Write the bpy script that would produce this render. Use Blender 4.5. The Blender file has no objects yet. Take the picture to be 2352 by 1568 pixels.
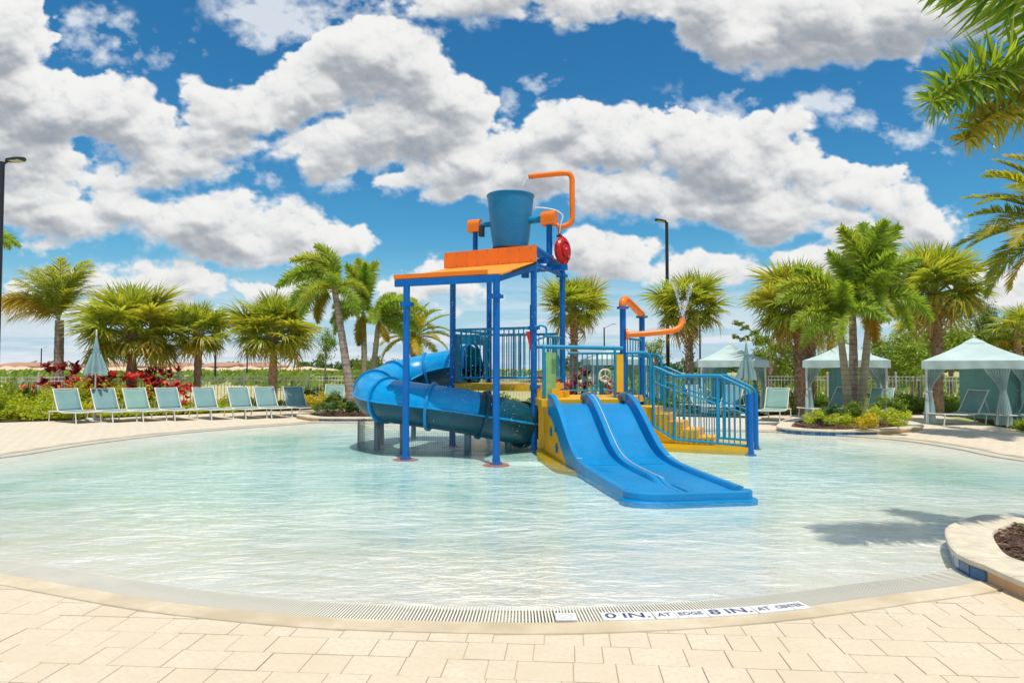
import bpy, bmesh, math, random
import numpy as np
from mathutils import Vector, Matrix, Euler
random.seed(7)
R = math.radians
C = bpy.context.scene.collection
SC = bpy.context.scene
# ------------------------------------------------------------------ camera
CAM_H = 1.65
FPX = 1568.0                       # focal length in units of a 2352 px wide picture
PITCH = math.atan(61/1568.0)
cam_d = bpy.data.cameras.new('camera'); cam = bpy.data.objects.new('camera', cam_d); C.objects.link(cam)
cam.location = (0, 0, CAM_H); cam.rotation_euler = (R(90)+PITCH, 0, 0)
cam_d.lens = 24; cam_d.sensor_width = 36; cam_d.clip_start = 0.05; cam_d.clip_end = 8000
SC.camera = cam
CPI, SPI = math.cos(PITCH), math.sin(PITCH)
def ray(px, py):
    dx = (px-1176)/FPX; dy = (784-py)/FPX
    return Vector((dx, CPI-dy*SPI, SPI+dy*CPI))
def G(px, py, z=0.0):
    d = ray(px, py); t = (z-CAM_H)/d.z
    return Vector((d.x*t, d.y*t, z))
def V(px, py, Y):
    d = ray(px, py); t = Y/d.y
    return Vector((d.x*t, Y, CAM_H+d.z*t))
# ------------------------------------------------------------------ light
SUN_EL, SUN_AZ = 74.0, (0.38, -0.92)          # azimuth as a direction in plan, towards the sun
sd = Vector((SUN_AZ[0], SUN_AZ[1], 0)).normalized()*math.cos(R(SUN_EL)); sd.z = math.sin(R(SUN_EL))
sun_d = bpy.data.lights.new('sun', 'SUN'); sun_d.energy = 3.95; sun_d.angle = R(0.55); sun_d.color = (1.0, 0.955, 0.87)
sun = bpy.data.objects.new('sun', sun_d); C.objects.link(sun)
sun.rotation_euler = sd.to_track_quat('Z', 'Y').to_euler()
SC.view_settings.view_transform = 'Standard'; SC.view_settings.look = 'None'
SC.view_settings.gamma = 1.0; SC.view_settings.use_curve_mapping = False
SC.view_settings.exposure = 0.0
# ------------------------------------------------------------------ node helpers
def nmath(nt, op, a, b=None, c=None, clamp=False):
    n = nt.nodes.new('ShaderNodeMath'); n.operation = op; n.use_clamp = clamp
    for i, v in enumerate((a, b, c)):
        if v is None: continue
        if isinstance(v, (int, float)): n.inputs[i].default_value = v
        else: nt.links.new(v, n.inputs[i])
    return n.outputs[0]
def vmath(nt, op, a, b=None, c=None):
    n = nt.nodes.new('ShaderNodeVectorMath'); n.operation = op
    for i, v in enumerate((a, b, c)):
        if v is None: continue
        if isinstance(v, (tuple, list, Vector)): n.inputs[i].default_value = tuple(v)
        else: nt.links.new(v, n.inputs[i])
    return n.outputs['Value'] if op in ('LENGTH', 'DOT_PRODUCT') else n.outputs[0]
def nmap(nt, v, a, b, c=0.0, d=1.0, smooth=False):
    n = nt.nodes.new('ShaderNodeMapRange'); n.interpolation_type = 'SMOOTHSTEP' if smooth else 'LINEAR'
    nt.links.new(v, n.inputs[0])
    for i, x in enumerate((a, b, c, d)): n.inputs[i+1].default_value = x
    return n.outputs[0]
def nmix(nt, f, a, b, blend='MIX'):
    n = nt.nodes.new('ShaderNodeMix'); n.data_type = 'RGBA'; n.blend_type = blend
    for s, v in ((n.inputs[0], f), (n.inputs[6], a), (n.inputs[7], b)):
        if isinstance(v, (int, float)): s.default_value = v
        elif isinstance(v, (tuple, list)): s.default_value = tuple(v)+((1,) if len(v) == 3 else ())
        else: nt.links.new(v, s)
    return n.outputs[2]
def nnoise(nt, vec, scale, detail=4, rough=0.5, dist=0.0, w=None):
    n = nt.nodes.new('ShaderNodeTexNoise'); n.inputs['Scale'].default_value = scale
    n.inputs['Detail'].default_value = detail; n.inputs['Roughness'].default_value = rough
    n.inputs['Distortion'].default_value = dist
    if vec is not None: nt.links.new(vec, n.inputs['Vector'])
    return n.outputs[0]
# ------------------------------------------------------------------ world
world = bpy.data.worlds.new('World'); SC.world = world; world.use_nodes = True
wt = world.node_tree; wt.nodes.clear()
tc = wt.nodes.new('ShaderNodeTexCoord'); d0 = tc.outputs['Generated']
sky = wt.nodes.new('ShaderNodeTexSky'); sky.sky_type = 'NISHITA'; sky.sun_disc = False
sky.sun_elevation = R(SUN_EL); sky.sun_rotation = math.atan2(SUN_AZ[0], SUN_AZ[1])
sky.altitude = 10; sky.air_density = 1.0; sky.dust_density = 0.25; sky.ozone_density = 2.5
hs = wt.nodes.new('ShaderNodeHueSaturation'); hs.inputs['Saturation'].default_value = 1.30; hs.inputs['Value'].default_value = 1.16
wt.links.new(sky.outputs[0], hs.inputs['Color'])
sz = wt.nodes.new('ShaderNodeSeparateXYZ'); wt.links.new(d0, sz.inputs[0])
col = nmix(wt, 1.0, hs.outputs[0], (0.55, 1.0, 1.0), 'MULTIPLY')
# broken cumulus over the rest of the sky, where the modelled banks end
az = nmath(wt, 'ARCTAN2', sz.outputs[0], sz.outputs[1])
front = nmath(wt, 'MULTIPLY', nmap(wt, nmath(wt, 'ABSOLUTE', az), .80, .92, 1, 0, True), nmap(wt, sz.outputs[2], .60, .72, 1, 0, True))
cn = nnoise(wt, vmath(wt, 'MULTIPLY', d0, (1,1,1.8)), 3.2, 7, .55)
ca = nmath(wt, 'MULTIPLY', nmath(wt, 'MULTIPLY', nmap(wt, cn, .50, .58, 0, 1, True), nmath(wt, 'SUBTRACT', 1.0, front)), nmap(wt, sz.outputs[2], -.01, .02))
col = nmix(wt, ca, col, nmix(wt, nmap(wt, cn, .55, .72), (9.2, 9.2, 9.2), (5.0, 5.3, 5.8)))
col = nmix(wt, nmap(wt, sz.outputs[2], -.02, .20, .9, 0, True), col, (3.9, 5.7, 7.7))
bg = wt.nodes.new('ShaderNodeBackground'); bg.inputs['Strength'].default_value = 0.1
wt.links.new(col, bg.inputs['Color'])
wo = wt.nodes.new('ShaderNodeOutputWorld'); wt.links.new(bg.outputs[0], wo.inputs['Surface'])
# ------------------------------------------------------------------ clouds: density and light, worked out on a grid
# cumulus banks as groups of puffs (px, py, rx, ry) in the units of a 2352 px wide picture
PUFFS = [
 (-40,60,125,130),(30,215,95,85),(120,270,150,90),(230,270,110,80),(320,310,120,75),(430,368,80,46),(110,365,190,55),(0,330,160,90),(370,392,110,30),
 (60,455,120,45),(130,505,150,44),(320,480,95,58),(430,500,110,68),(560,545,140,52),(680,520,70,42),(735,560,70,38),(815,552,22,24),(600,590,120,22),(250,520,90,40),
 (480,220,48,28),(500,290,90,36),(590,255,100,62),(700,215,95,75),(850,150,128,100),(960,170,95,85),(1030,225,75,80),(960,310,150,80),(820,320,130,70),(730,360,55,38),
 (1070,370,110,70),(1000,400,110,36),(640,330,100,38),(560,320,90,36),
 (1270,300,85,64),(1190,330,110,55),(1230,410,150,70),(1400,340,120,66),(1500,310,100,58),(1600,350,130,74),(1780,322,64,52),(1700,390,170,80),
 (1880,385,110,58),(1980,430,110,56),(2070,470,80,56),(2130,530,50,50),(1450,450,210,60),(1800,485,260,52),(2020,535,140,40),(1100,440,110,30),(1620,470,160,46),
 (1150,-10,190,46),(1340,-5,120,46),(1500,0,80,44),(1620,40,110,66),(1740,95,110,80),(1880,60,200,92),(2100,40,200,96),(2300,0,170,80),(1560,-60,300,60),(2400,60,100,60),
 (1340,578,50,34),(1430,596,80,26),(1640,600,60,20),(1760,620,180,26),(1850,585,180,24),
 (70,585,36,14),(140,640,90,26),(330,650,105,32),(430,655,60,30),(590,678,66,20),(700,650,60,24),(900,645,50,22),(1030,620,60,16),(1000,665,140,30),
 (2240,650,100,30),(2300,705,110,26),(160,700,220,18),(420,720,160,16)]
WISPS = [(200,60,45,22),(370,105,26,34),(640,6,60,26),(655,75,44,22),(735,26,50,16),(600,22,40,14),(880,8,110,18),(2050,285,60,26),(1990,280,36,20),(2090,322,50,22),(1250,395,60,20),
 (1690,240,40,12),(1630,250,30,10),(1960,225,40,10),(600,378,26,10),(780,412,16,8),(1250,190,50,20),(1180,225,30,12),(760,-30,90,24),(270,95,90,14)]
_tab = np.random.RandomState(11)
_perm = _tab.permutation(4096); _val = _tab.rand(4096); _v2 = _tab.rand(4096)
def _hash(ix, iy, k=0):
    return _perm[(_perm[(ix+k*131) & 4095]+iy) & 4095]
def vnoise(x, y, k=0):
    ix = np.floor(x).astype(int); iy = np.floor(y).astype(int); fx = x-ix; fy = y-iy
    fx = fx*fx*fx*(fx*(fx*6-15)+10); fy = fy*fy*fy*(fy*(fy*6-15)+10)
    a = _val[_hash(ix, iy, k)]; b = _val[_hash(ix+1, iy, k)]; c = _val[_hash(ix, iy+1, k)]; d = _val[_hash(ix+1, iy+1, k)]
    return (a*(1-fx)+b*fx)*(1-fy)+(c*(1-fx)+d*fx)*fy
def vfbm(x, y, octv, rough=.5, k=0):
    s = 0; a = 1; t = 0
    for o in range(octv):
        s = s+a*vnoise(x*2**o+o*17.3, y*2**o-o*9.1, k+o); t += a; a *= rough
    return s/t
def worley(x, y, k=0):
    ix = np.floor(x).astype(int); iy = np.floor(y).astype(int); best = np.full(x.shape, 9.0)
    for dx in (-1, 0, 1):
        for dy in (-1, 0, 1):
            h = _hash(ix+dx, iy+dy, k)
            qx = ix+dx+_val[h]; qy = iy+dy+_v2[h]
            best = np.minimum(best, (x-qx)**2+(y-qy)**2)
    return best                                   # squared: round billow tops, sharp creases
def billow(x, y, octv=4, k=0):
    s = 0; a = 1; t = 0
    for o in range(octv):
        s = s+a*(1-np.minimum(worley(x*2.1**o+o*5.7, y*2.1**o+o*3.3, k+o), 1.0)); t += a; a *= .52
    return s/t
def blobfield(X, Y, lst, kk=.16):
    acc = np.full(X.shape, -1.5)
    for (px, py, rx, ry) in lst:
        q = np.sqrt(((X-px)/rx)**2+((Y-py)/ry)**2)
        t = (1.06-q)*min(rx, ry)/60.0
        h = np.maximum(kk-np.abs(acc-t), 0)/kk
        acc = np.maximum(acc, t)+h*h*kk*.25
    return acc
def cloud_bulk(X, Y):
    wx = (vfbm(X/150, Y/110, 4, .55, 3)-.5)*120; wy = (vfbm(X/150, Y/110, 4, .55, 9)-.5)*70
    b = blobfield(X+wx, Y+wy, PUFFS)
    out = np.clip(np.maximum(np.maximum(-150-Y, X-2500), -150-X)/150, 0, 1)      # beyond the picture
    g = (vfbm(X/420, Y/230, 5, .5, 21)-.50)*6
    return np.maximum(b, g-3*(1-out))
def cloud_detail(X, Y):
    f = vfbm(X/125, Y/90, 7, .58, 31)-.5
    bl = billow(X/92, Y/72, 4, 41)-.62
    return f, bl
def cloud_fields(X, Y):
    b = cloud_bulk(X, Y); f, bl = cloud_detail(X, Y)
    dens = b+f*1.5+bl*1.1+.06
    def soft(X, Y, o=5):                                   # the same masses without their finest curls
        return cloud_bulk(X, Y)+(vfbm(X/125, Y/90, o, .5, 31)-.5)*1.6+(billow(X/92, Y/72, 2, 41)-.62)*1.0
    s0 = soft(X, Y)
    thick = 0
    for s, w in ((14, .5), (30, .9), (52, 1.1), (80, 1.1)):
        thick = thick+w*np.clip(soft(X+s*.3, Y-s, 3), 0, 1.1)
    r1 = s0-soft(X+4, Y-9)                                 # slopes that face up catch the light
    r2 = b-cloud_bulk(X+8, Y-24)
    g, gb = cloud_detail(X+2.5, Y-5)
    r0 = (f-g)*1.5+(bl-gb)*1.1
    lit = .99-.225*thick+1.05*np.clip(r1, -.3, .3)+.60*np.clip(r2, -.5, .5)+.42*np.clip(r0, -.4, .4)
    lit = lit+.25*np.clip(1-dens/.5, 0, 1)+.10*(vfbm(X/160, Y/70, 3, .5, 77)-.5)
    lit = .52+.5*np.tanh((lit-.36)*1.6)
    wi = blobfield(X+(vfbm(X/60, Y/60, 5, .6, 55)-.5)*110, Y+(vfbm(X/60, Y/60, 5, .6, 65)-.5)*80, WISPS)
    wisp = np.clip(.20+wi*1.0+f*4.2+bl*.8, 0, .85)*np.clip((wi+.75)*2, 0, 1)
    st = vfbm(X/330, Y/20, 6, .6, 91)-.47; lowk = np.clip((Y-610)/170, 0, 1)
    wisp = np.maximum(wisp, lowk*np.clip(.55+st*3.0, .22, .95))
    under = np.clip(-r2*2.5, 0, 1)                          # undersides fray, tops are crisp
    soft_ = np.clip(vfbm(X/170, Y/120, 3, .5, 83)*2-.6, 0, 1)
    alpha = np.clip((dens+.04)/(.20+.36*under+.34*soft_), 0, 1)
    return alpha, lit, wisp
# ------------------------------------------------------------------ materials
def mat(name, color, rough=.5, metallic=0, var=.12, vscale=3.0, bump=0, bscale=40, spec=.5, coat=0, fn=None, tint2=None):
    m = bpy.data.materials.new(name); m.use_nodes = True; nt = m.node_tree
    b = nt.nodes['Principled BSDF']; b.inputs['Roughness'].default_value = rough; b.inputs['Metallic'].default_value = metallic
    b.inputs['Specular IOR Level'].default_value = spec; b.inputs['Coat Weight'].default_value = coat
    t = nt.nodes.new('ShaderNodeTexCoord')
    n = nnoise(nt, t.outputs['Object'], vscale, 5, .6)
    c2 = tint2 if tint2 else tuple(min(1, c*(1-2*var)) for c in color)
    c = nmix(nt, nmap(nt, n, .35, .68), color, c2)
    if fn: c = fn(nt, c, t, b)
    nt.links.new(c, b.inputs['Base Color'])
    if rough < .6:
        nt.links.new(nmap(nt, nnoise(nt, t.outputs['Object'], vscale*3, 4, .6), .3, .7, rough*.8, min(1, rough*1.35)), b.inputs['Roughness'])
    if bump:
        bn = nt.nodes.new('ShaderNodeBump'); bn.inputs['Strength'].default_value = 1; bn.inputs['Distance'].default_value = bump
        nt.links.new(nnoise(nt, t.outputs['Object'], bscale, 5, .6), bn.inputs['Height']); nt.links.new(bn.outputs[0], b.inputs['Normal'])
    return m
def leaf_mat(name, a, b_, old=None, transl=.46, rough=.42):
    m = bpy.data.materials.new(name); m.use_nodes = True; nt = m.node_tree; nt.nodes.remove(nt.nodes['Principled BSDF'])
    out = nt.nodes['Material Output']
    g = nt.nodes.new('ShaderNodeNewGeometry'); oi = nt.nodes.new('ShaderNodeObjectInfo')
    c = nmix(nt, g.outputs['Random Per Island'], a, b_)
    if old:
        r = nmath(nt, 'MULTIPLY', nmap(nt, oi.outputs['Random'], .45, 1.0), nmap(nt, g.outputs['Random Per Island'], .0, .9, .35, 1.0))
        c = nmix(nt, r, c, old)
    pos = nnoise(nt, g.outputs['Position'], 2.3, 3, .5)
    c = nmix(nt, nmap(nt, pos, .35, .7, 0, .35), c, tuple(x*.55 for x in a))
    p = nt.nodes.new('ShaderNodeBsdfPrincipled'); nt.links.new(c, p.inputs['Base Color']); p.inputs['Roughness'].default_value = rough
    p.inputs['Specular IOR Level'].default_value = .45
    tr = nt.nodes.new('ShaderNodeBsdfTranslucent'); nt.links.new(nmix(nt, 1.0, c, (1.5, 1.45, .6), 'MULTIPLY'), tr.inputs['Color'])
    mx = nt.nodes.new('ShaderNodeMixShader'); mx.inputs[0].default_value = transl
    nt.links.new(p.outputs[0], mx.inputs[1]); nt.links.new(tr.outputs[0], mx.inputs[2]); nt.links.new(mx.outputs[0], out.inputs['Surface'])
    return m
M = {}
def drops(nt, c, t, b):                                   # dried water spots and scuffs on moulded plastic
    v = nnoise(nt, t.outputs['Object'], 60, 3, .7)
    w = nmath(nt, 'MULTIPLY', nmap(nt, v, .62, .70), .35)
    return nmix(nt, w, c, (.45, .62, .70))
M['blue_post'] = mat('blue_powder_coat', (.0, .14, .48), .42, var=.10, vscale=2, spec=.3)
M['blue_slide'] = mat('blue_fibreglass', (.0, .25, .56), .32, var=.10, vscale=1.5, spec=.35, fn=drops)
M['blue_slide_dark'] = mat('dark_teal_fibreglass', (.0, .075, .115), .34, var=.18, vscale=1.8, spec=.35, fn=drops)
M['cyan_tube'] = mat('cyan_fibreglass', (.0, .33, .70), .24, var=.10, vscale=1.3, spec=.45, fn=drops)
M['teal_rail'] = mat('teal_powder_coat', (.0, .27, .50), .36, var=.12, vscale=3, spec=.4)
M['bucket_blue'] = mat('faded_blue_bucket', (.0, .19, .42), .34, var=.12, vscale=.9, tint2=(.05, .24, .44), spec=.35, fn=drops)
M['yellow'] = mat('yellow_plastic', (.88, .46, .0), .38, var=.08, vscale=1.4)
M['orange'] = mat('orange_plastic', (.95, .20, .0), .36, var=.06, vscale=2)
M['orange_light'] = mat('orange_sheet', (.95, .34, .02), .42, var=.06, vscale=2)
M['red'] = mat('red_plastic', (.62, .008, .006), .35, var=.12, vscale=6)
M['green_panel'] = mat('lime_panel', (.28, .50, .18), .4, var=.12)
M['white_hose'] = mat('white_hose', (.8, .8, .78), .4)
M['black'] = mat('black_steel', (.022, .022, .026), .42, var=.1)
M['dark_rubber'] = mat('dark_rubber', (.03, .03, .035), .7)
M['net'] = mat('grey_netting', (.20, .19, .18), .8)
M['bolt'] = mat('galvanised_bolt', (.42, .43, .44), .4, metallic=.8)
M['grey_leg'] = mat('weathered_grey_teal', (.10, .20, .25), .5, var=.2)
M['pink_pad'] = mat('coral_base_pad', (.85, .22, .12), .6, var=.1)
M['cream_frame'] = mat('cream_aluminium', (.80, .76, .66), .38, var=.04)
def sling(nt, c, t, b):
    w = nt.nodes.new('ShaderNodeTexWave'); w.inputs['Scale'].default_value = 34; w.inputs['Distortion'].default_value = .4
    nt.links.new(t.outputs['Object'], w.inputs['Vector'])
    return nmix(nt, nmath(nt, 'MULTIPLY', w.outputs['Fac'], .25), c, (.12, .26, .28))
M['sling'] = mat('teal_sling_mesh', (.27, .45, .37), .7, var=.10, vscale=2, fn=sling)
M['sling_blue'] = mat('blue_teal_sling_mesh', (.23, .38, .36), .7, var=.10, vscale=2, fn=sling)
def cloth_fn(nt, c, t, b):
    b.inputs['Sheen Weight'].default_value = .2
    return nmix(nt, nmath(nt, 'MULTIPLY', nnoise(nt, t.outputs['Object'], 60, 2, .5), .4), c, (.36, .56, .56))
M['canvas'] = mat('pale_aqua_canvas', (.74, .87, .84), .85, var=.09, vscale=1.6, bump=.004, bscale=14, fn=cloth_fn)
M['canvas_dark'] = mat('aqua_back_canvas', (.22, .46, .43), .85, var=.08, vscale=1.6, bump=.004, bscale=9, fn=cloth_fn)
M['umbrella'] = mat('pale_aqua_umbrella_canvas', (.38, .58, .60), .85, var=.15, vscale=3, fn=cloth_fn)
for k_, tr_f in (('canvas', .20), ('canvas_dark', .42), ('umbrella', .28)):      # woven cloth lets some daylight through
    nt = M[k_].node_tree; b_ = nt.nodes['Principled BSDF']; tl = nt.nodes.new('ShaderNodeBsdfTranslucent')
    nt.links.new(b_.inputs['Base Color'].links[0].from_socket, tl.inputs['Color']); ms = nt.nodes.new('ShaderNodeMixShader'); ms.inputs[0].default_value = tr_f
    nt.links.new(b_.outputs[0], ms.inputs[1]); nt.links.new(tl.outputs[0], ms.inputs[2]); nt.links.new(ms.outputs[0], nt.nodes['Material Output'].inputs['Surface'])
def bark_fn(dark):
    def f(nt, c, t, b):
        g = nt.nodes.new('ShaderNodeSeparateXYZ'); nt.links.new(t.outputs['Object'], g.inputs[0])
        w = nmath(nt, 'FRACT', nmath(nt, 'ADD', nmath(nt, 'MULTIPLY', g.outputs[2], 7.0), nmath(nt, 'MULTIPLY', nnoise(nt, t.outputs['Object'], 3, 3), .8)))
        return nmix(nt, nmap(nt, w, .78, .95, 0, .8, True), c, dark)
    return f
M['bark_smooth'] = mat('ringed_grey_brown_bark', (.52, .39, .30), .85, var=.3, vscale=7, bump=.01, bscale=14, fn=bark_fn((.13, .09, .07)))
M['bark_green'] = mat('pale_green_brown_bark', (.44, .37, .22), .8, var=.2, vscale=3, bump=.006, bscale=12, fn=bark_fn((.20, .15, .09)))
M['bark_rough'] = mat('rough_red_brown_bark', (.62, .36, .21), .95, var=.3, vscale=9, bump=.02, bscale=22)
M['boot'] = mat('cut_leaf_base', (.46, .27, .15), .9, var=.3, vscale=9)
M['fan'] = leaf_mat('fan_palm_leaf', (.21, .30, .04), (.62, .62, .10), (.58, .48, .06))
M['fan_old'] = leaf_mat('yellowing_fan_leaf', (.50, .42, .05), (.66, .50, .07), (.55, .36, .05))
M['fan_dry'] = leaf_mat('dry_fan_leaf', (.50, .31, .15), (.60, .42, .20))
M['foxtail'] = leaf_mat('foxtail_leaf', (.16, .30, .04), (.52, .62, .10), (.58, .56, .08))
M['foxtail_old'] = leaf_mat('yellowing_foxtail_leaf', (.30, .28, .03), (.45, .33, .03), (.55, .25, .02))
M['date'] = leaf_mat('date_palm_leaf', (.20, .30, .03), (.50, .46, .03), (.66, .46, .01))
M['near_leaf'] = leaf_mat('near_palm_leaf', (.08, .20, .035), (.48, .58, .08), (.55, .42, .10), .5, .3)
M['rachis'] = mat('yellow_green_stalk', (.34, .36, .08), .5, var=.15)
M['shrub'] = leaf_mat('green_shrub_leaf', (.10, .20, .02), (.32, .40, .03))
M['shrub_bright'] = leaf_mat('bright_shrub_leaf', (.28, .40, .025), (.68, .66, .05))
M['shrub_gold'] = leaf_mat('golden_shrub_leaf', (.45, .42, .02), (.80, .60, .02))
M['shrub_dark'] = leaf_mat('dark_shrub_leaf', (.04, .10, .025), (.12, .22, .05))
M['tree_leaf'] = leaf_mat('tree_leaf', (.13, .24, .02), (.42, .48, .04))
M['tree_bluish'] = leaf_mat('bluish_tree_leaf', (.06, .13, .06), (.17, .27, .14))
M['far_tree'] = mat('far_tree_foliage', (.05, .09, .03), .9, var=.25, vscale=2)
M['ti_leaf'] = leaf_mat('red_ti_leaf', (.60, .02, .06), (.85, .22, .20))
M['ti_dark'] = leaf_mat('dark_red_ti_leaf', (.25, .015, .03), (.48, .08, .09))
M['stucco'] = mat('tan_stucco', (.70, .42, .21), .9, var=.08, vscale=6, bump=.003, bscale=90)
M['coping'] = mat('cream_coping_stone', (.74, .64, .47), .8, var=.12, vscale=7, bump=.002, bscale=120)
M['tile'] = mat('blue_glazed_tile', (.03, .15, .32), .12, var=.35, vscale=5)
M['tile_light'] = mat('lighter_blue_glazed_tile', (.08, .25, .42), .12, var=.3, vscale=5)
M['grout'] = mat('pale_grout', (.55, .58, .56), .9)
def worn(c1):
    def f(nt, c, t, b):
        g = nt.nodes.new('ShaderNodeNewGeometry'); n = nnoise(nt, g.outputs['Position'], 55, 5, .7)
        return nmix(nt, nmap(nt, n, .50, .66, 0, .75), c, c1)
    return f
M['white_tile'] = mat('white_marker_tile', (.80, .79, .75), .3, var=.05, fn=worn((.66, .60, .50)))
M['navy_print'] = mat('navy_lettering', (.025, .025, .12), .4, var=.05, fn=worn((.40, .40, .46)))
M['grate'] = mat('cream_grate_slat', (.80, .74, .60), .5, var=.05)
M['channel'] = mat('drain_channel', (.48, .43, .33), .9)
M['glass_lens'] = mat('lamp_lens', (.62, .60, .48), .3)
# ------------------------------------------------------------------ mesh building
class MB:
    def __init__(s): s.v = []; s.f = []; s.mi = []; s.cur = 0
    def add(s, vs, fs):
        o = len(s.v); s.v += [tuple(v) for v in vs]; s.f += [tuple(i+o for i in f) for f in fs]; s.mi += [s.cur]*len(fs); return s
    def box(s, c, size, rot=None):
        x, y, z = (k/2 for k in size); c = Vector(c); vs = []
        m = rot if rot is not None else Matrix.Identity(3)
        if isinstance(m, (int, float)): m = Matrix.Rotation(m, 3, 'Z')
        for a in (-x, x):
            for b in (-y, y):
                for d in (-z, z): vs.append(c+m@Vector((a, b, d)))
        return s.add(vs, [(0,1,3,2),(4,6,7,5),(0,4,5,1),(2,3,7,6),(0,2,6,4),(1,5,7,3)])
    def bar(s, a, b, w, h, up=(0,0,1)):
        a = Vector(a); b = Vector(b); d = (b-a); L = d.length; d.normalize(); up = Vector(up)
        sx = d.cross(up)
        if sx.length < 1e-4: sx = Vector((1,0,0))
        sx.normalize(); u = sx.cross(d)
        m = Matrix((sx, d, u)).transposed()
        return s.box((a+b)/2, (w, L, h), m)
    def tube(s, pts, r, n=8, cap=True):
        pts = [Vector(p) for p in pts]; N = len(pts); rr = r if isinstance(r, (list, tuple)) else [r]*N
        vs = []; up = None
        for i, p in enumerate(pts):
            d = (pts[min(i+1, N-1)]-pts[max(i-1, 0)]).normalized()
            if up is None:
                up = Vector((0,0,1)) if abs(d.z) < .9 else Vector((0,1,0))
            x = d.cross(up); x.normalize(); up = x.cross(d); up.normalize()
            for k in range(n):
                a = 2*math.pi*k/n; vs.append(p+(x*math.cos(a)+up*math.sin(a))*rr[i])
        fs = [(i*n+k, i*n+(k+1) % n, (i+1)*n+(k+1) % n, (i+1)*n+k) for i in range(N-1) for k in range(n)]
        if cap: fs += [tuple(range(n))[::-1], tuple(range((N-1)*n, N*n))]
        return s.add(vs, fs)
    def lathe(s, prof, n=32, axis=(0,0,1), o=(0,0,0), cap=False):
        q = Vector((0,0,1)).rotation_difference(Vector(axis)); o = Vector(o); vs = []
        for (r, z) in prof:
            for k in range(n):
                a = 2*math.pi*k/n; vs.append(o+q@Vector((r*math.cos(a), r*math.sin(a), z)))
        N = len(prof)
        fs = [(i*n+k, i*n+(k+1) % n, (i+1)*n+(k+1) % n, (i+1)*n+k) for i in range(N-1) for k in range(n)]
        if cap: fs += [tuple(range(n))[::-1], tuple(range((N-1)*n, N*n))]
        return s.add(vs, fs)
    def prism(s, poly, z0, z1):
        n = len(poly)
        vs = [(p[0], p[1], z0) for p in poly]+[(p[0], p[1], z1) for p in poly]
        return s.add(vs, [tuple(range(n))[::-1], tuple(range(n, 2*n))]+[(i, (i+1) % n, n+(i+1) % n, n+i) for i in range(n)])
    def grid(s, fn, nu, nv, closed_u=False):
        vs = [fn(i/nu, j/nv) for j in range(nv+1) for i in range(nu+1)]
        w = nu+1
        return s.add(vs, [(j*w+i, j*w+i+1, (j+1)*w+i+1, (j+1)*w+i) for j in range(nv) for i in range(nu)])
    def mesh(s, name, mats, smooth=False, off=None):
        me = bpy.data.meshes.new(name)
        v = s.v if off is None else [(a[0]-off[0], a[1]-off[1], a[2]-off[2]) for a in s.v]
        me.from_pydata(v, [], s.f)
        if not isinstance(mats, (list, tuple)): mats = [mats]
        for m in mats: me.materials.append(m)
        if len(mats) > 1: me.polygons.foreach_set('material_index', s.mi)
        if smooth:
            me.polygons.foreach_set('use_smooth', [True]*len(me.polygons))
            try: me.set_sharp_from_angle(angle=R(38))
            except Exception: pass
        me.update(); return me
    def build(s, name, mats, parent=None, smooth=False, world=False, off=None):
        if world and parent is not None:
            o = Vector((0,0,0)); p = parent
            while p is not None: o += p.location; p = p.parent
            off = o
        me = s.mesh(name, mats, smooth, off)
        return link(name, me, parent)
def link(name, me, parent=None, loc=(0,0,0), rot=(0,0,0), scale=(1,1,1)):
    o = bpy.data.objects.new(name, me); C.objects.link(o); o.parent = parent
    o.location = loc; o.rotation_euler = rot; o.scale = scale if isinstance(scale, (tuple, list)) else (scale,)*3
    return o
def tag(o, label=None, cat=None, group=None, kind=None):
    if label: o['label'] = label
    if cat: o['category'] = cat
    if group: o['group'] = group
    if kind: o['kind'] = kind
    return o
def thing(name, label, cat, loc=(0,0,0), rz=0, group=None, scale=1):
    o = bpy.data.objects.new(name, None); C.objects.link(o); o.empty_display_size = .2
    o.location = loc; o.rotation_euler = (0, 0, rz); o.scale = (scale,)*3
    return tag(o, label, cat, group)
def copy_tree(o, parent=None):
    kids = [c for c in o.children]
    c = o.copy(); C.objects.link(c)
    if parent is not None: c.parent = parent
    for k in kids: copy_tree(k, c)
    return c
def smooth_path(pts, n=6, closed=False):
    pts = [Vector(p) for p in pts]; out = []; N = len(pts)
    for i in range(N if closed else N-1):
        if closed: a, b, c, d = pts[(i-1) % N], pts[i], pts[(i+1) % N], pts[(i+2) % N]
        else: a, b, c, d = pts[max(i-1, 0)], pts[i], pts[i+1], pts[min(i+2, N-1)]
        for k in range(n):
            t = k/n
            out.append(.5*((2*b)+(c-a)*t+(2*a-5*b+4*c-d)*t*t+(3*b-a-3*c+d)*t**3))
    if not closed: out.append(pts[-1])
    return out
def interp(tab, x):
    for (a, b), (c, d) in zip(tab, tab[1:]):
        if x <= c: return b+(d-b)*max(0, (x-a))/(c-a)
    return tab[-1][1]
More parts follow.
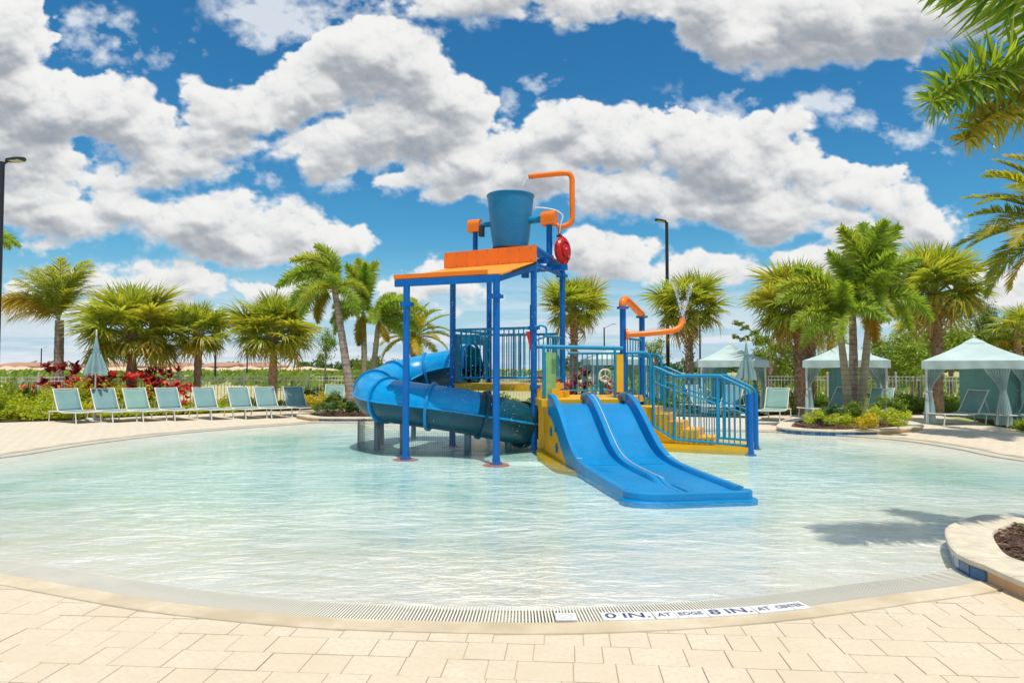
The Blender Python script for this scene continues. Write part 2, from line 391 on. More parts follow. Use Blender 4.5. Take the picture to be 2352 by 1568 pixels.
# ------------------------------------------------------------------ cloud backdrop
def build_sky():
    def axis(lo, a, b, hi, fine, coarse):
        return np.concatenate([np.arange(lo, a, coarse), np.arange(a, b, fine), np.arange(b, hi+1, coarse)])
    ax = axis(-1150, -40, 2392, 3500, 2.6, 14); ay = axis(-1000, -30, 852, 853, 2.6, 14)
    X, Y = np.meshgrid(ax, ay); al, li, wi = cloud_fields(X, Y)
    fade = np.clip(np.minimum(np.minimum((X+1150)/250, (3500-X)/250), (Y+1000)/200), 0, 1)
    al = al*al*(3-2*al)*fade; wi = wi*fade
    dx = (X-1176)/FPX; dy = (784-Y)/FPX
    D = np.stack([dx, CPI-dy*SPI, SPI+dy*CPI], -1); D /= np.linalg.norm(D, axis=-1, keepdims=True)
    P = D*4500.0; P[..., 2] += CAM_H
    nx, ny = len(ax), len(ay)
    idx = np.arange(nx*ny).reshape(ny, nx)
    F = np.stack([idx[:-1, :-1], idx[1:, :-1], idx[1:, 1:], idx[:-1, 1:]], -1).reshape(-1, 4)
    me = bpy.data.meshes.new('sky')
    me.vertices.add(nx*ny); me.vertices.foreach_set('co', P.reshape(-1).astype(np.float32))
    me.loops.add(F.size); me.loops.foreach_set('vertex_index', F.reshape(-1).astype(np.int32))
    me.polygons.add(len(F)); me.polygons.foreach_set('loop_start', np.arange(0, F.size, 4, dtype=np.int32))
    at = me.attributes.new('cloud', 'FLOAT_COLOR', 'POINT')
    cd = np.stack([al, np.clip(li, 0, 1), wi, np.ones_like(al)], -1).astype(np.float32)
    at.data.foreach_set('color', cd.reshape(-1)); me.update(calc_edges=True)
    m = bpy.data.materials.new('cumulus_sky'); m.use_nodes = True; nt = m.node_tree; nt.nodes.clear()
    a = nt.nodes.new('ShaderNodeAttribute'); a.attribute_name = 'cloud'
    s = nt.nodes.new('ShaderNodeSeparateColor'); nt.links.new(a.outputs['Color'], s.inputs[0])
    g = nt.nodes.new('ShaderNodeTexCoord')
    fine = nnoise(nt, g.outputs['Object'], .012, 6, .65)
    alpha = nmath(nt, 'MULTIPLY', s.outputs[0], nmap(nt, fine, .3, .6, .85, 1.15), clamp=True)
    light = nmath(nt, 'ADD', s.outputs[1], nmath(nt, 'MULTIPLY', nmath(nt, 'SUBTRACT', fine, .5), .22), clamp=True)
    cc = nmix(nt, light, (.30, .335, .385), (.90, .90, .885))
    wc = nmix(nt, light, (.60, .68, .76), (.78, .83, .88))
    col = nmix(nt, s.outputs[0], wc, cc)
    cov = nmath(nt, 'MAXIMUM', alpha, s.outputs[2])
    e = nt.nodes.new('ShaderNodeEmission'); nt.links.new(col, e.inputs[0])
    t = nt.nodes.new('ShaderNodeBsdfTransparent'); mx = nt.nodes.new('ShaderNodeMixShader')
    nt.links.new(cov, mx.inputs[0]); nt.links.new(t.outputs[0], mx.inputs[1]); nt.links.new(e.outputs[0], mx.inputs[2])
    o = nt.nodes.new('ShaderNodeOutputMaterial'); nt.links.new(mx.outputs[0], o.inputs['Surface'])
    m.cycles.emission_sampling = 'NONE'
    me.materials.append(m)
    tag(link('sky', me), kind='structure')
build_sky()
# ------------------------------------------------------------------ pool outline (world coordinates, counter-clockwise from the near left)
near = [G(*p) for p in [(0,1318),(200,1352),(400,1385),(700,1415),(1000,1427),(1300,1430),(1600,1417),(1850,1393),(2050,1365),(2235,1338)]]
right = [Vector(p) for p in [(4.6,6.0,0),(6.6,7.0,0),(8.8,8.6,0),(10.1,10.3,0)]]
r2 = [G(*p) for p in [(2352,1052),(2230,1029),(2110,1011),(2000,1001)]]
far = [G(*p) for p in [(1860,993),(1745,988),(1500,984),(1250,977),(1000,971),(840,969),(730,968),(640,974),(450,988),(300,1003),(150,1022),(0,1045)]]
left = [Vector(p) for p in [(-10.4,11.4,0),(-10.3,9.6,0),(-9.0,7.9,0),(-6.7,6.45,0)]]
OUT = smooth_path(near+right+r2+far+left, 8, closed=True)
CEN = Vector((0.3, 12.0, 0))
# resample evenly by arc length
def resample(path, step, closed=True):
    P = path+([path[0]] if closed else []); out = []; acc = 0; nxt = 0
    for a, b in zip(P, P[1:]):
        L = (b-a).length
        while nxt <= acc+L and L > 0:
            out.append(a+(b-a)*((nxt-acc)/L)); nxt += step
        acc += L
    return out
EDGE = resample(OUT, .20)
NE = len(EDGE)
def edge_normals(path, closed=True):
    n = len(path); res = []
    for i in range(n):
        a = path[(i-1) % n] if closed else path[max(i-1, 0)]; b = path[(i+1) % n] if closed else path[min(i+1, n-1)]
        t = (b-a).normalized(); res.append(Vector((t.y, -t.x, 0)))           # outwards for a counter-clockwise path
    return res
EN = edge_normals(EDGE)
def ring(path, nrm, offs, zs, closed=True):
    mb = MB(); n = len(path); k = len(offs)
    vs = [path[i]+nrm[i]*offs[j]+Vector((0,0,zs[j])) for i in range(n) for j in range(k)]
    fs = []
    for i in range(n if closed else n-1):
        i2 = (i+1) % n
        for j in range(k-1): fs.append((i*k+j, i*k+j+1, i2*k+j+1, i2*k+j))
    return mb.add(vs, fs)
# ground: one sheet from under the deck to the horizon
def ground_fn(nt, c, t, b):
    n1 = nnoise(nt, t.outputs['Object'], .06, 6, .6); n2 = nnoise(nt, t.outputs['Object'], 2.5, 6, .7)
    c = nmix(nt, nmap(nt, n1, .40, .60), (.34, .34, .10), (.62, .50, .26))
    return nmix(nt, nmap(nt, n2, .42, .62, 0, .5), c, (.24, .28, .07))
M['ground'] = mat('dry_grass_ground', (.2, .2, .08), .95, fn=ground_fn)
mb = MB()
rad = [1.02, 1.6, 3, 8, 40, 700]
vs = []
for t in rad:
    for p in EDGE: q = CEN+(p-CEN)*t; vs.append((q.x, q.y, -.06))
fs = [(j*NE+i, j*NE+(i+1) % NE, (j+1)*NE+(i+1) % NE, (j+1)*NE+i) for j in range(len(rad)-1) for i in range(NE)]
mb.add(vs, fs); tag(mb.build('ground', M['ground']), kind='structure')
# deck: from the pool edge out to the planting beds
deck_out = [(-30,-8),(30,-8),(30,14),(13.4,17.5),(13.9,20.2),(15,24.3),(9,24.3),(8.6,22.4),(4,23.8),(-2,24.5),(-6.4,28.2),(-8.2,27.2),(-12.2,23.9),(-14.2,21.5),(-16.2,20.3),(-22,17),(-30,14)]
def deck_boundary(p):
    d = (p-CEN); best = None; dx, dy = d.x, d.y
    for a, b in zip(deck_out, deck_out[1:]+deck_out[:1]):
        ax_, ay_ = a[0]-CEN.x, a[1]-CEN.y; bx, by = b[0]-a[0], b[1]-a[1]
        den = dx*by-dy*bx
        if abs(den) < 1e-9: continue
        t = (ax_*by-ay_*bx)/den; u = (ax_*dy-ay_*dx)/den
        if t > 0 and 0 <= u <= 1 and (best is None or t > best): best = t
    return CEN+d*max(best or 1.3, 1.04)
def deck_fn(nt, c, t, b):
    br = nt.nodes.new('ShaderNodeTexBrick'); br.inputs['Scale'].default_value = 1.0
    br.inputs['Brick Width'].default_value = .30; br.inputs['Row Height'].default_value = .23; br.inputs['Mortar Size'].default_value = .006
    br.inputs['Color1'].default_value = (1,1,1,1); br.inputs['Color2'].default_value = (.93,.92,.90,1); br.inputs['Mortar'].default_value = (.62,.56,.48,1)
    mp = nt.nodes.new('ShaderNodeMapping'); mp.inputs['Rotation'].default_value = (0, 0, R(4)); nt.links.new(t.outputs['Object'], mp.inputs[0]); nt.links.new(mp.outputs[0], br.inputs['Vector'])
    c = nmix(nt, 1.0, c, br.outputs['Color'], 'MULTIPLY')
    n = nnoise(nt, t.outputs['Object'], .8, 6, .6)
    return nmix(nt, nmap(nt, n, .5, .72, 0, .5), c, (.70, .58, .42))
M['deck'] = mat('cream_paver_deck', (.74, .63, .48), .85, var=.05, vscale=9, fn=deck_fn, bump=.002, bscale=60)
mb = MB(); vs = []
for i, p in enumerate(EDGE): vs.append(p+EN[i]*.18+Vector((0,0,-.001)))
ob = [deck_boundary(p) for p in EDGE]
for p in ob: vs.append(p)
for p in ob: vs.append(p+Vector((0,0,-.1)))
fs = [(j*NE+i, j*NE+(i+1) % NE, (j+1)*NE+(i+1) % NE, (j+1)*NE+i) for j in range(2) for i in range(NE)]
mb.add(vs, fs); deck = tag(mb.build('pool_deck', M['deck']), kind='structure')
# coping band, a little wet along the water
def wet_fn(nt, c, t, b):
    n = nnoise(nt, t.outputs['Object'], 1.4, 5, .6)
    f = nmap(nt, n, .38, .60)
    nt.links.new(nmap(nt, n, .38, .60, .8, .35), b.inputs['Roughness'])
    return nmix(nt, f, c, (.56, .44, .27))
M['edge_band'] = mat('damp_cream_concrete', (.72, .60, .42), .8, var=.06, vscale=12, fn=wet_fn)
band = ring(EDGE, EN, [.012, .20, .21], [.010, .012, -.02]); tag(band.build('pool_edge', M['edge_band']), kind='structure')
# gutter channel + grate
gutter = tag(ring(EDGE, EN, [.012, .004, -.30, -.31], [.010, -.038, -.038, -.030]).build('pool_gutter', M['channel']), kind='structure')
SL = .0225
ARC = resample(OUT, SL); AN = edge_normals(ARC)
sm = MB().box((0, 0, 0), (.0115, .295, .012)).mesh('grate_slat', M['grate'])
vis = [i for i, p in enumerate(ARC) if p.y < 5.6 and p.x < 3.75 and p.x > -3.0]
vis.sort(key=lambda i: ARC[i].length); own = set(vis[:300])
rest = MB()
for i, p in enumerate(ARC):
    c = p-AN[i]*.148; a = math.atan2(AN[i].y, AN[i].x)-math.pi/2
    if i in own: link('grate_slat', sm, gutter, (c.x, c.y, -.004), (0, 0, a))
    else: rest.box((c.x, c.y, -.004), (.0125, .295, .012), a)
tag(rest.build('grate_slats', M['grate'], gutter), kind='stuff')
# pool floor and water
def floor_fn(nt, c, t, b):
    g = nt.nodes.new('ShaderNodeSeparateXYZ'); nt.links.new(t.outputs['Object'], g.inputs[0])
    f = nmap(nt, g.outputs[2], -.045, -.125, 0, 1, True)
    n = nnoise(nt, t.outputs['Object'], .5, 5, .6)
    c = nmix(nt, f, (.87, .79, .64), (.77, .86, .80))
    return nmix(nt, nmap(nt, n, .45, .7, 0, .35), c, (.85, .87, .80))
M['floor'] = mat('pool_plaster', (.84, .80, .7), .8, fn=floor_fn)
def radial(zfun, inset, name, m, mats_smooth=True, steps=26, ns=None):
    mb = MB(); vs = []
    for j in range(steps):
        t = 1-(j/steps)
        for i in range(NE):
            e = EDGE[i]-EN[i]*inset; L = (e-CEN).length; q = CEN+(e-CEN)*t
            vs.append((q.x, q.y, zfun((1-t)*L)))
    vs.append((CEN.x, CEN.y, zfun(6)))
    fs = [((j+1)*NE+i, j*NE+i, j*NE+(i+1) % NE, (j+1)*NE+(i+1) % NE)[::-1] for j in range(steps-1) for i in range(NE)]
    fs += [((steps-1)*NE+i, (steps-1)*NE+(i+1) % NE, steps*NE) for i in range(NE)]
    mb.add(vs, fs); return mb.build(name, m, smooth=True)
def floor_z(d): return -.025-.12*(1-math.exp(-d/4.2))
tag(radial(floor_z, .30, 'pool_floor', M['floor']), kind='structure')
mw = bpy.data.materials.new('shallow_rippled_water'); mw.use_nodes = True; nt = mw.node_tree; nt.nodes.clear()
t = nt.nodes.new('ShaderNodeTexCoord')
v = vmath(nt, 'MULTIPLY', t.outputs['Object'], (.8, 1.7, 1))
h1 = nnoise(nt, v, 3.6, 4, .55, .6); h2 = nnoise(nt, v, 1.1, 3, .5, .4); h3 = nnoise(nt, v, 13, 3, .6, .3)
amp = nmap(nt, nnoise(nt, t.outputs['Object'], .32, 3, .5), .38, .62, .28, 1.25)
hh = nmath(nt, 'MULTIPLY', nmath(nt, 'ADD', nmath(nt, 'ADD', nmath(nt, 'MULTIPLY', h1, 1.0), nmath(nt, 'MULTIPLY', h2, 1.2)), nmath(nt, 'MULTIPLY', h3, .16)), amp)
bn = nt.nodes.new('ShaderNodeBump'); bn.inputs['Strength'].default_value = 1; bn.inputs['Distance'].default_value = .135
nt.links.new(hh, bn.inputs['Height'])
at = nt.nodes.new('ShaderNodeAttribute'); at.attribute_name = 'depth'
lw = nt.nodes.new('ShaderNodeLayerWeight'); lw.inputs['Blend'].default_value = .35; nt.links.new(bn.outputs[0], lw.inputs['Normal'])
path = nmath(nt, 'MULTIPLY', at.outputs['Fac'], nmap(nt, lw.outputs['Facing'], .45, .85, .10, 1.7), clamp=True)
tint = nmix(nt, path, (1, 1, 1), (.38, .70, .66))
tr = nt.nodes.new('ShaderNodeBsdfTransparent'); nt.links.new(tint, tr.inputs[0])
gl = nt.nodes.new('ShaderNodeBsdfGlossy'); gl.inputs['Roughness'].default_value = .03; gl.inputs['Color'].default_value = (.93, 1, .97, 1); nt.links.new(bn.outputs[0], gl.inputs['Normal'])
fr = nt.nodes.new('ShaderNodeFresnel'); fr.inputs['IOR'].default_value = 1.33; nt.links.new(bn.outputs[0], fr.inputs['Normal'])
mx = nt.nodes.new('ShaderNodeMixShader'); nt.links.new(nmath(nt, 'MULTIPLY', fr.outputs[0], .48), mx.inputs[0]); nt.links.new(tr.outputs[0], mx.inputs[1]); nt.links.new(gl.outputs[0], mx.inputs[2])
o = nt.nodes.new('ShaderNodeOutputMaterial'); nt.links.new(mx.outputs[0], o.inputs['Surface'])
wat = radial(lambda d: -.022, .06, 'water', mw)
a = wat.data.attributes.new('depth', 'FLOAT', 'POINT')
dep = []
for j in range(26):
    for i in range(NE): dep.append(min(1, max(0, (-.022-floor_z((j/26)*(EDGE[i]-CEN).length))/.11)))
dep.append(1.0); a.data.foreach_set('value', dep)
tag(wat, kind='structure')
# ------------------------------------------------------------------ pavers near the camera, each its own piece
def paver_fn(nt, c, t, b):
    oi = nt.nodes.new('ShaderNodeObjectInfo')
    c = nmix(nt, nmath(nt, 'MULTIPLY', oi.outputs['Random'], .75), c, (.66, .54, .38))
    g = nt.nodes.new('ShaderNodeNewGeometry')
    n = nnoise(nt, g.outputs['Position'], 85, 3, .75)
    c = nmix(nt, nmap(nt, n, .63, .72, 0, .8), c, (.34, .24, .14))
    n2 = nnoise(nt, g.outputs['Position'], 1.7, 5, .65)
    return nmix(nt, nmap(nt, n2, .45, .68, 0, .65), c, (.62, .50, .34))
M['paver'] = mat('cream_paver', (.74, .63, .465), .82, var=.09, vscale=26, fn=paver_fn, bump=.0015, bscale=150)
M['joint'] = mat('sandy_joint', (.58, .46, .31), .95)
EB = [(EDGE[i]+EN[i]*.21) for i in range(NE)]
bed = MB(); ids = [i for i in range(NE) if EDGE[i].y < 6.6]
start = min(ids, key=lambda i: EDGE[i].x); seq = []
k = start
for _ in range(len(ids)):
    if k in ids: seq.append(k)
    k = (k+1) % NE
vs = []
for k in seq:
    p = EB[k]; vs += [(p.x, p.y, .003), (p.x*1.02, min(p.y, 1.0) if p.y > 1 else p.y, .003)]
bed.add(vs, [(2*i, 2*i+1, 2*i+3, 2*i+2) for i in range(len(seq)-1)])
bed.build('joint_bed', M['joint'], deck)
rot = R(-4.5); cr, sr = math.cos(rot), math.sin(rot)
def clip(poly, p0, n):
    out = []
    for a, b in zip(poly, poly[1:]+poly[:1]):
        da = (a-p0).dot(n); db = (b-p0).dot(n)
        if da >= 0: out.append(a)
        if da*db < 0: out.append(a+(b-a)*(da/(da-db)))
    return out
pav = []; rr = random.Random(5); y = .6; row = 0
while y < 6.5:
    x = -6.6+rr.uniform(0, .4)
    while x < 4.6:
        w = rr.choice((.16, .235, .235, .31, .31))
        q = [Vector((cr*a-sr*b, sr*a+cr*b, 0)) for a, b in ((x+.002, y+.002), (x+w-.002, y+.002), (x+w-.002, y+.231), (x+.002, y+.231))]
        x += w
        c = sum(q, Vector())/4
        i = min(range(NE), key=lambda k: (EB[k]-c).length)
        inside = (c-EB[i]).dot(EN[i])
        if inside < -.3: continue
        if c.x > 3.85 and c.y > 3.4: continue
        for kk in (i-1, i, i+1):
            kk %= NE; q = clip(q, EB[kk]+EN[kk]*.006, EN[kk])
            if len(q) < 3: break
        if len(q) < 3: continue
        ar = abs(sum(a.x*b.y-b.x*a.y for a, b in zip(q, q[1:]+q[:1])))/2
        if ar < .002: continue
        pav.append((c.length, q, c))
    y += .235; row += 1
def vis_rank(e):
    c = e[2]; inview = c.y > 3.2 and abs(c.x) < c.y*.8+.3
    return (not inview, e[0])
pav.sort(key=vis_rank)
rest = MB()
for n, (dist, q, c) in enumerate(pav):
    dz = rr.uniform(-.0018, .0018); poly = [(p.x-c.x, p.y-c.y) for p in q]
    cc = Vector((sum(p[0] for p in poly)/len(poly), sum(p[1] for p in poly)/len(poly)))
    b = MB(); k = len(poly)
    inn = [(cc.x+(p[0]-cc.x)*(1-.006/.18), cc.y+(p[1]-cc.y)*(1-.006/.18)) for p in poly]
    vs = [(p[0], p[1], -.008) for p in poly]+[(p[0], p[1], -.0025) for p in poly]+[(p[0], p[1], 0) for p in inn]
    fs = [(i, (i+1) % k, k+(i+1) % k, k+i) for i in range(k)]+[(k+i, k+(i+1) % k, 2*k+(i+1) % k, 2*k+i) for i in range(k)]+[tuple(range(2*k, 3*k))]
    if n < 300: b.add(vs, fs); link('paver', b.mesh('paver', M['paver']), deck, (c.x, c.y, .012+dz))
    else: rest.add([(a+c.x, b_+c.y, z+.012+dz) for a, b_, z in vs], fs)
if rest.v: tag(rest.build('pavers', M['paver'], deck), kind='stuff')
# ------------------------------------------------------------------ planters
def planter(name, label, outline, ztop, zbase, capw, tile_arc, tile_w, tiles, soil_label=None, group=None, capsteps=None):
    """outline: closed ccw world path of the outer wall face; tile_arc: predicate on a point"""
    root = thing(name, label, 'planter', (sum(p.x for p in outline)/len(outline), sum(p.y for p in outline)/len(outline), 0), group=group)
    P = resample(smooth_path(outline, 10, True), tile_w); n = len(P); N = edge_normals(P)
    ring(P, N, [0, 0, -.10], [zbase, ztop-.05, ztop-.05]).build('wall', M['stucco'], root, world=True)
    # coping stones, each about half a metre long
    per = max(3, int(round(.55/tile_w))); i = 0
    while i < n:
        seg = [(i+k) % n for k in range(per+1)] if i+per <= n else [(i+k) % n for k in range(n-i+1)]
        mb = MB(); prof = [(.025, -.048), (.034, -.03), (.030, -.008), (.012, 0), (-capw+.01, 0), (-capw, -.02), (-capw, -.048)]
        vs = []; L = len(prof)
        for q, k in enumerate(seg):
            g = .003*(1 if q == 0 else -1 if q == len(seg)-1 else 0)
            t = Vector((-N[k].y, N[k].x, 0))*g
            for (o, z) in prof: vs.append(P[k]+N[k]*o+t+Vector((0, 0, ztop+z)))
        fs = [(a*L+b, a*L+(b+1) % L, (a+1)*L+(b+1) % L, (a+1)*L+b) for a in range(len(seg)-1) for b in range(L)]
        fs += [tuple(range(L)), tuple(range((len(seg)-1)*L, len(seg)*L))[::-1]]
        mb.add(vs, fs).build('coping_stone', M['coping'], root, world=True); i += per
    ids = [k for k in range(n) if tile_arc((P[k]+P[(k+1) % n])/2)]
    if ids:
        g = MB()
        for k in ids:
            a, b = P[k]+N[k]*.004, P[(k+1) % n]+N[(k+1) % n]*.004
            g.add([(a.x, a.y, zbase), (b.x, b.y, zbase), (b.x, b.y, ztop-.052), (a.x, a.y, ztop-.052)], [(0, 1, 2, 3)])
        g.build('tile_grout', M['grout'], root, world=True)
        z0 = -.10; rows = max(1, int(round((ztop-.055-z0)/(tile_w*1.0)))); hgt = (ztop-.056-z0)/rows
        if tiles == 'single': rows = 1; z0 = -.04; hgt = ztop-.056-z0
        for k in ids:
            for r_ in range(rows):
                a, b = P[k], P[(k+1) % n]; t = (b-a).normalized(); nn = (N[k]+N[(k+1) % n]).normalized()
                a2 = a+t*.004; b2 = b-t*.004; z1 = z0+r_*hgt+.004; z2 = z0+(r_+1)*hgt-.004
                o1, o2 = nn*.004, nn*.014
                mb = MB(); vs = [a2+o1+Vector((0,0,z1)), b2+o1+Vector((0,0,z1)), b2+o1+Vector((0,0,z2)), a2+o1+Vector((0,0,z2)),
                                 a2+o2+Vector((0,0,z1)), b2+o2+Vector((0,0,z1)), b2+o2+Vector((0,0,z2)), a2+o2+Vector((0,0,z2))]
                mb.add(vs, [(4,5,6,7),(0,1,5,4),(1,2,6,5),(2,3,7,6),(3,0,4,7)])
                mb.build('tile', M['tile'] if random.random() < .6 else M['tile_light'], root, world=True)
    # mulch: a low rough mound with loose chips
    inner = [P[k]-N[k]*(capw-.01) for k in range(n)]; c = sum(inner, Vector())/n; mb = MB(); vs = []
    for j in range(9):
        t = 1-j/9
        for q in inner:
            w = c+(q-c)*t; vs.append((w.x, w.y, ztop-.03+.07*(1-t)+random.uniform(-.012, .012)))
    vs.append((c.x, c.y, ztop+.05))
    fs = [(j*n+i, j*n+(i+1) % n, (j+1)*n+(i+1) % n, (j+1)*n+i) for j in range(8) for i in range(n)]+[(8*n+i, 8*n+(i+1) % n, 9*n) for i in range(n)]
    mb.add(vs, fs)
    tag(mb.build('mulch', M['mulch'], root, world=True), kind='stuff')
    return root, inner, c
M['mulch'] = mat('brown_bark_mulch', (.17, .085, .05), .95, var=.35, vscale=26, bump=.03, bscale=45, tint2=(.05, .024, .016))
M['chip'] = leaf_mat('bark_chip', (.08, .035, .02), (.34, .19, .12), None, 0, .9)
def chips(inner, c, z, num, size, root):
    mb = MB()
    for _ in range(num):
        q = inner[random.randrange(len(inner))]; t = math.sqrt(random.random())*.98; w = c+(q-c)*t
        a = random.uniform(0, 6.28); l = size*random.uniform(.5, 1.4); ww = l*random.uniform(.25, .5); tilt = random.uniform(-.5, .5)
        m = Matrix.Rotation(a, 3, 'Z')@Matrix.Rotation(tilt, 3, 'X')
        o = Vector((w.x, w.y, z+.07*(1-t)+random.uniform(.0, .02)))
        mb.add([o+m@Vector(v) for v in ((-l, -ww, 0), (l, -ww*.6, .004), (l*.8, ww, 0), (-l*.7, ww, .006))], [(0,1,2,3)])
    tag(mb.build('mulch_chips', M['chip'], root, world=True), kind='stuff')
near_out = [G(px, py, .15) for px, py in [(2346,1186),(2258,1182),(2194,1202),(2179,1217),(2190,1250),(2205,1267),(2231,1281),(2262,1291),(2352,1330)]]
near_out += [Vector(q+(0,)) for q in [(3.72,4.05),(4.4,3.65),(5.4,3.6),(6.8,4.2),(7.3,5.4),(6.6,6.5)]]
for q in near_out: q.z = 0
rootN, inN, cN = planter('planter_island', 'round low planter with cream coping at the right edge, fronds shading its mulch', near_out, .15, -.2, .34,
    lambda p: 1176+p.x/p.y*1568 < 2266 and p.y > 4.9 and p.x < 4.3, .16, 'single')
chips(inN, cN, .13, 5200, .022, rootN)
isl = [G(px, py, .12) for px, py in [(1786,977),(1800,981),(1850,985),(1930,987.5),(2005,987),(2060,984),(2105,980),(2119,976),(2100,968),(2040,961),(1950,957),(1860,958),(1805,965)]]
for q in isl: q.z = 0
rootI, inI, cI = planter('planter_island', 'tiled island planter by the cabanas holding three slender palms', isl, .12, -.2, .34,
    lambda p: p.y < 18.3 and 1176+p.x/p.y*1568 < 2006, .155, 'single')
chips(inI, cI, .10, 2500, .035, rootI)
bk = [Vector(p+(0,)) for p in [(-7.1,22.9),(-6.7,22.0),(-6.1,21.35),(-5.2,21.2),(-3.6,21.2),(-2.0,21.3),(-.8,21.9),(-.6,23.3),(-1.6,24.8),(-4.0,25.2),(-6.2,24.3)]]
rootB, inB, cB = planter('planter_island', 'planter wall with a row of dark blue tiles behind the tube slide', bk, .12, -.2, .34,
    lambda p: p.y < 21.6 and p.x > -6.0 and p.x < -1.2, .155, 'single')
chips(inB, cB, .10, 2500, .035, rootB)
# ------------------------------------------------------------------ depth marker tiles let into the deck edge
def text_mesh(txt, size, name, bold=.012):
    cu = bpy.data.curves.new(name, 'FONT'); cu.body = txt; cu.size = size; cu.align_x = 'CENTER'; cu.align_y = 'CENTER'; cu.offset = bold*size; cu.extrude = .0008
    ob = bpy.data.objects.new(name, cu); C.objects.link(ob); dg = bpy.context.evaluated_depsgraph_get()
    me = bpy.data.meshes.new_from_object(ob.evaluated_get(dg)); bpy.data.objects.remove(ob); bpy.data.curves.remove(cu)
    me.materials.clear(); me.materials.append(M['navy_print']); return me
DEP = [G(px, py) for px, py in [(1382,1421),(1500,1418.5),(1620,1413),(1740,1405),(1852,1393)]]
path = resample(smooth_path(DEP, 12), .01, False)
tot = len(path)*.01
items = [('0', .11, 1.35), ('IN.', .20, 1.3), ('AT', .13, .95), ('EDGE', .19, .80), ('8', .11, 1.35), ('IN.', .20, 1.3), ('AT', .13, .95), ('CENTER', .23, .80)]
tw = sum(i[1] for i in items); gap = 0.004
mk = thing('depth_marker', 'row of white depth marker tiles with navy lettering along the drain grate', 'depth marker', tuple(path[len(path)//2]))
s = .0; scale = tot/tw
for txt, w, hs_ in items:
    L = w*scale; i0 = min(int((s+L*.5)/.01), len(path)-2); p = path[i0]
    d = (path[min(i0+8, len(path)-1)]-path[max(i0-8, 0)]).normalized(); a = math.atan2(d.y, d.x); n = Vector((-d.y, d.x, 0))
    c = p-n*.0
    nt_ = max(1, round(L/.16))
    for k in range(nt_):
        cc = c+d*((k+.5)/nt_-.5)*L
        MB().box((cc.x, cc.y, .0135), (L/nt_-gap, .135, .012), a).build('marker_tile', M['white_tile'], mk, world=True)
    me = text_mesh(txt, .088*hs_, 'lettering')
    xs = [v.co.x for v in me.vertices]; wd = max(xs)-min(xs); sx = min(1.35, (L-.05)/wd)
    o = link('lettering', me, mk, c-mk.location+Vector((0, 0, .0203)), (0, 0, a), (sx, 1.0, 1)); s += L
p = G(1300, 1421); nd = tag(MB().box((p.x, p.y, .0125), (.14, .13, .010), R(-1)).build('no_diving_tile', M['white_tile']), 'small faded white square tile with a worn ring symbol left of the depth lettering', 'marker tile')
M['faded_print'] = mat('faded_print', (.62, .62, .60), .6)
sy = MB().lathe([(.038, 0), (.046, 0), (.046, .001), (.038, .001), (.038, 0)], 24, o=(p.x, p.y, .0178)); sy.bar((p.x-.03, p.y-.028, .0183), (p.x+.03, p.y+.028, .0183), .007, .001)
sy.build('symbol', M['faded_print'], nd)
# ------------------------------------------------------------------ water play structure
U = Vector((.93, -.37, 0)).normalized(); W = Vector((.38, .93, 0)).normalized()
P1 = Vector((-2.06, 13.3, 0)); P2 = Vector((-.29, 12.6, 0)); P3 = Vector((.46, 14.4, 0)); P4 = Vector((-1.33, 15.3, 0))
P5 = Vector((-.57, 17.0, 0)); P6 = Vector((1.20, 16.2, 0)); P7 = Vector((2.39, 14.69, 0)); P8 = Vector((3.05, 16.0, 0))
Z = lambda z: Vector((0, 0, z))
PS = thing('water_play_structure', 'blue, orange and yellow water play structure with tipping bucket, in the shallow pool', 'play structure', (0, 14.5, 0))
def pbuild(mb, name, m, parent=None, smooth=True): return mb.build(name, M[m] if isinstance(m, str) else m, parent or PS, smooth=smooth, world=True)
def post(p, top, r=.066, collars=(), pad=True):
    o = pbuild(MB().tube([p+Z(-.22), p+Z(top)], r, 18), 'post', 'blue_post')
    if pad: pbuild(MB().lathe([(.25, 0), (.25, .024), (.22, .034), (r, .034)], 28, o=p+Z(-.145)), 'base_pad', 'pink_pad', o)
    pbuild(MB().lathe([(r+.05, 0), (r+.05, .03), (r+.012, .035), (r+.012, .09), (r, .09)], 22, o=p+Z(-.11)), 'base_flange', 'blue_post', o)
    for z in collars:
        mb = MB().lathe([(r, -.045), (r+.022, -.045), (r+.022, .045), (r, .045)], 20, o=p+Z(z))
        for a in (0, 2.1, 4.2): mb.box(p+Vector((math.cos(a+.6), math.sin(a+.6), 0))*(r+.05)+Z(z), (.07, .03, .07), a+.6)
        pbuild(mb, 'collar', 'blue_post', o)
    return o
post(P1, 3.28, collars=(2.9,)); post(P2, 3.32, collars=(2.98,)); post(P3, 3.92, collars=(1.25, 2.5))
post(P4, 3.92, collars=(1.25,)); post(P5, 4.0, collars=(1.25,)); post(P6, 4.02, collars=(3.85, 1.1)); post(P7, 2.96, collars=(1.0,)); post(P8, 2.92, collars=(1.0,))
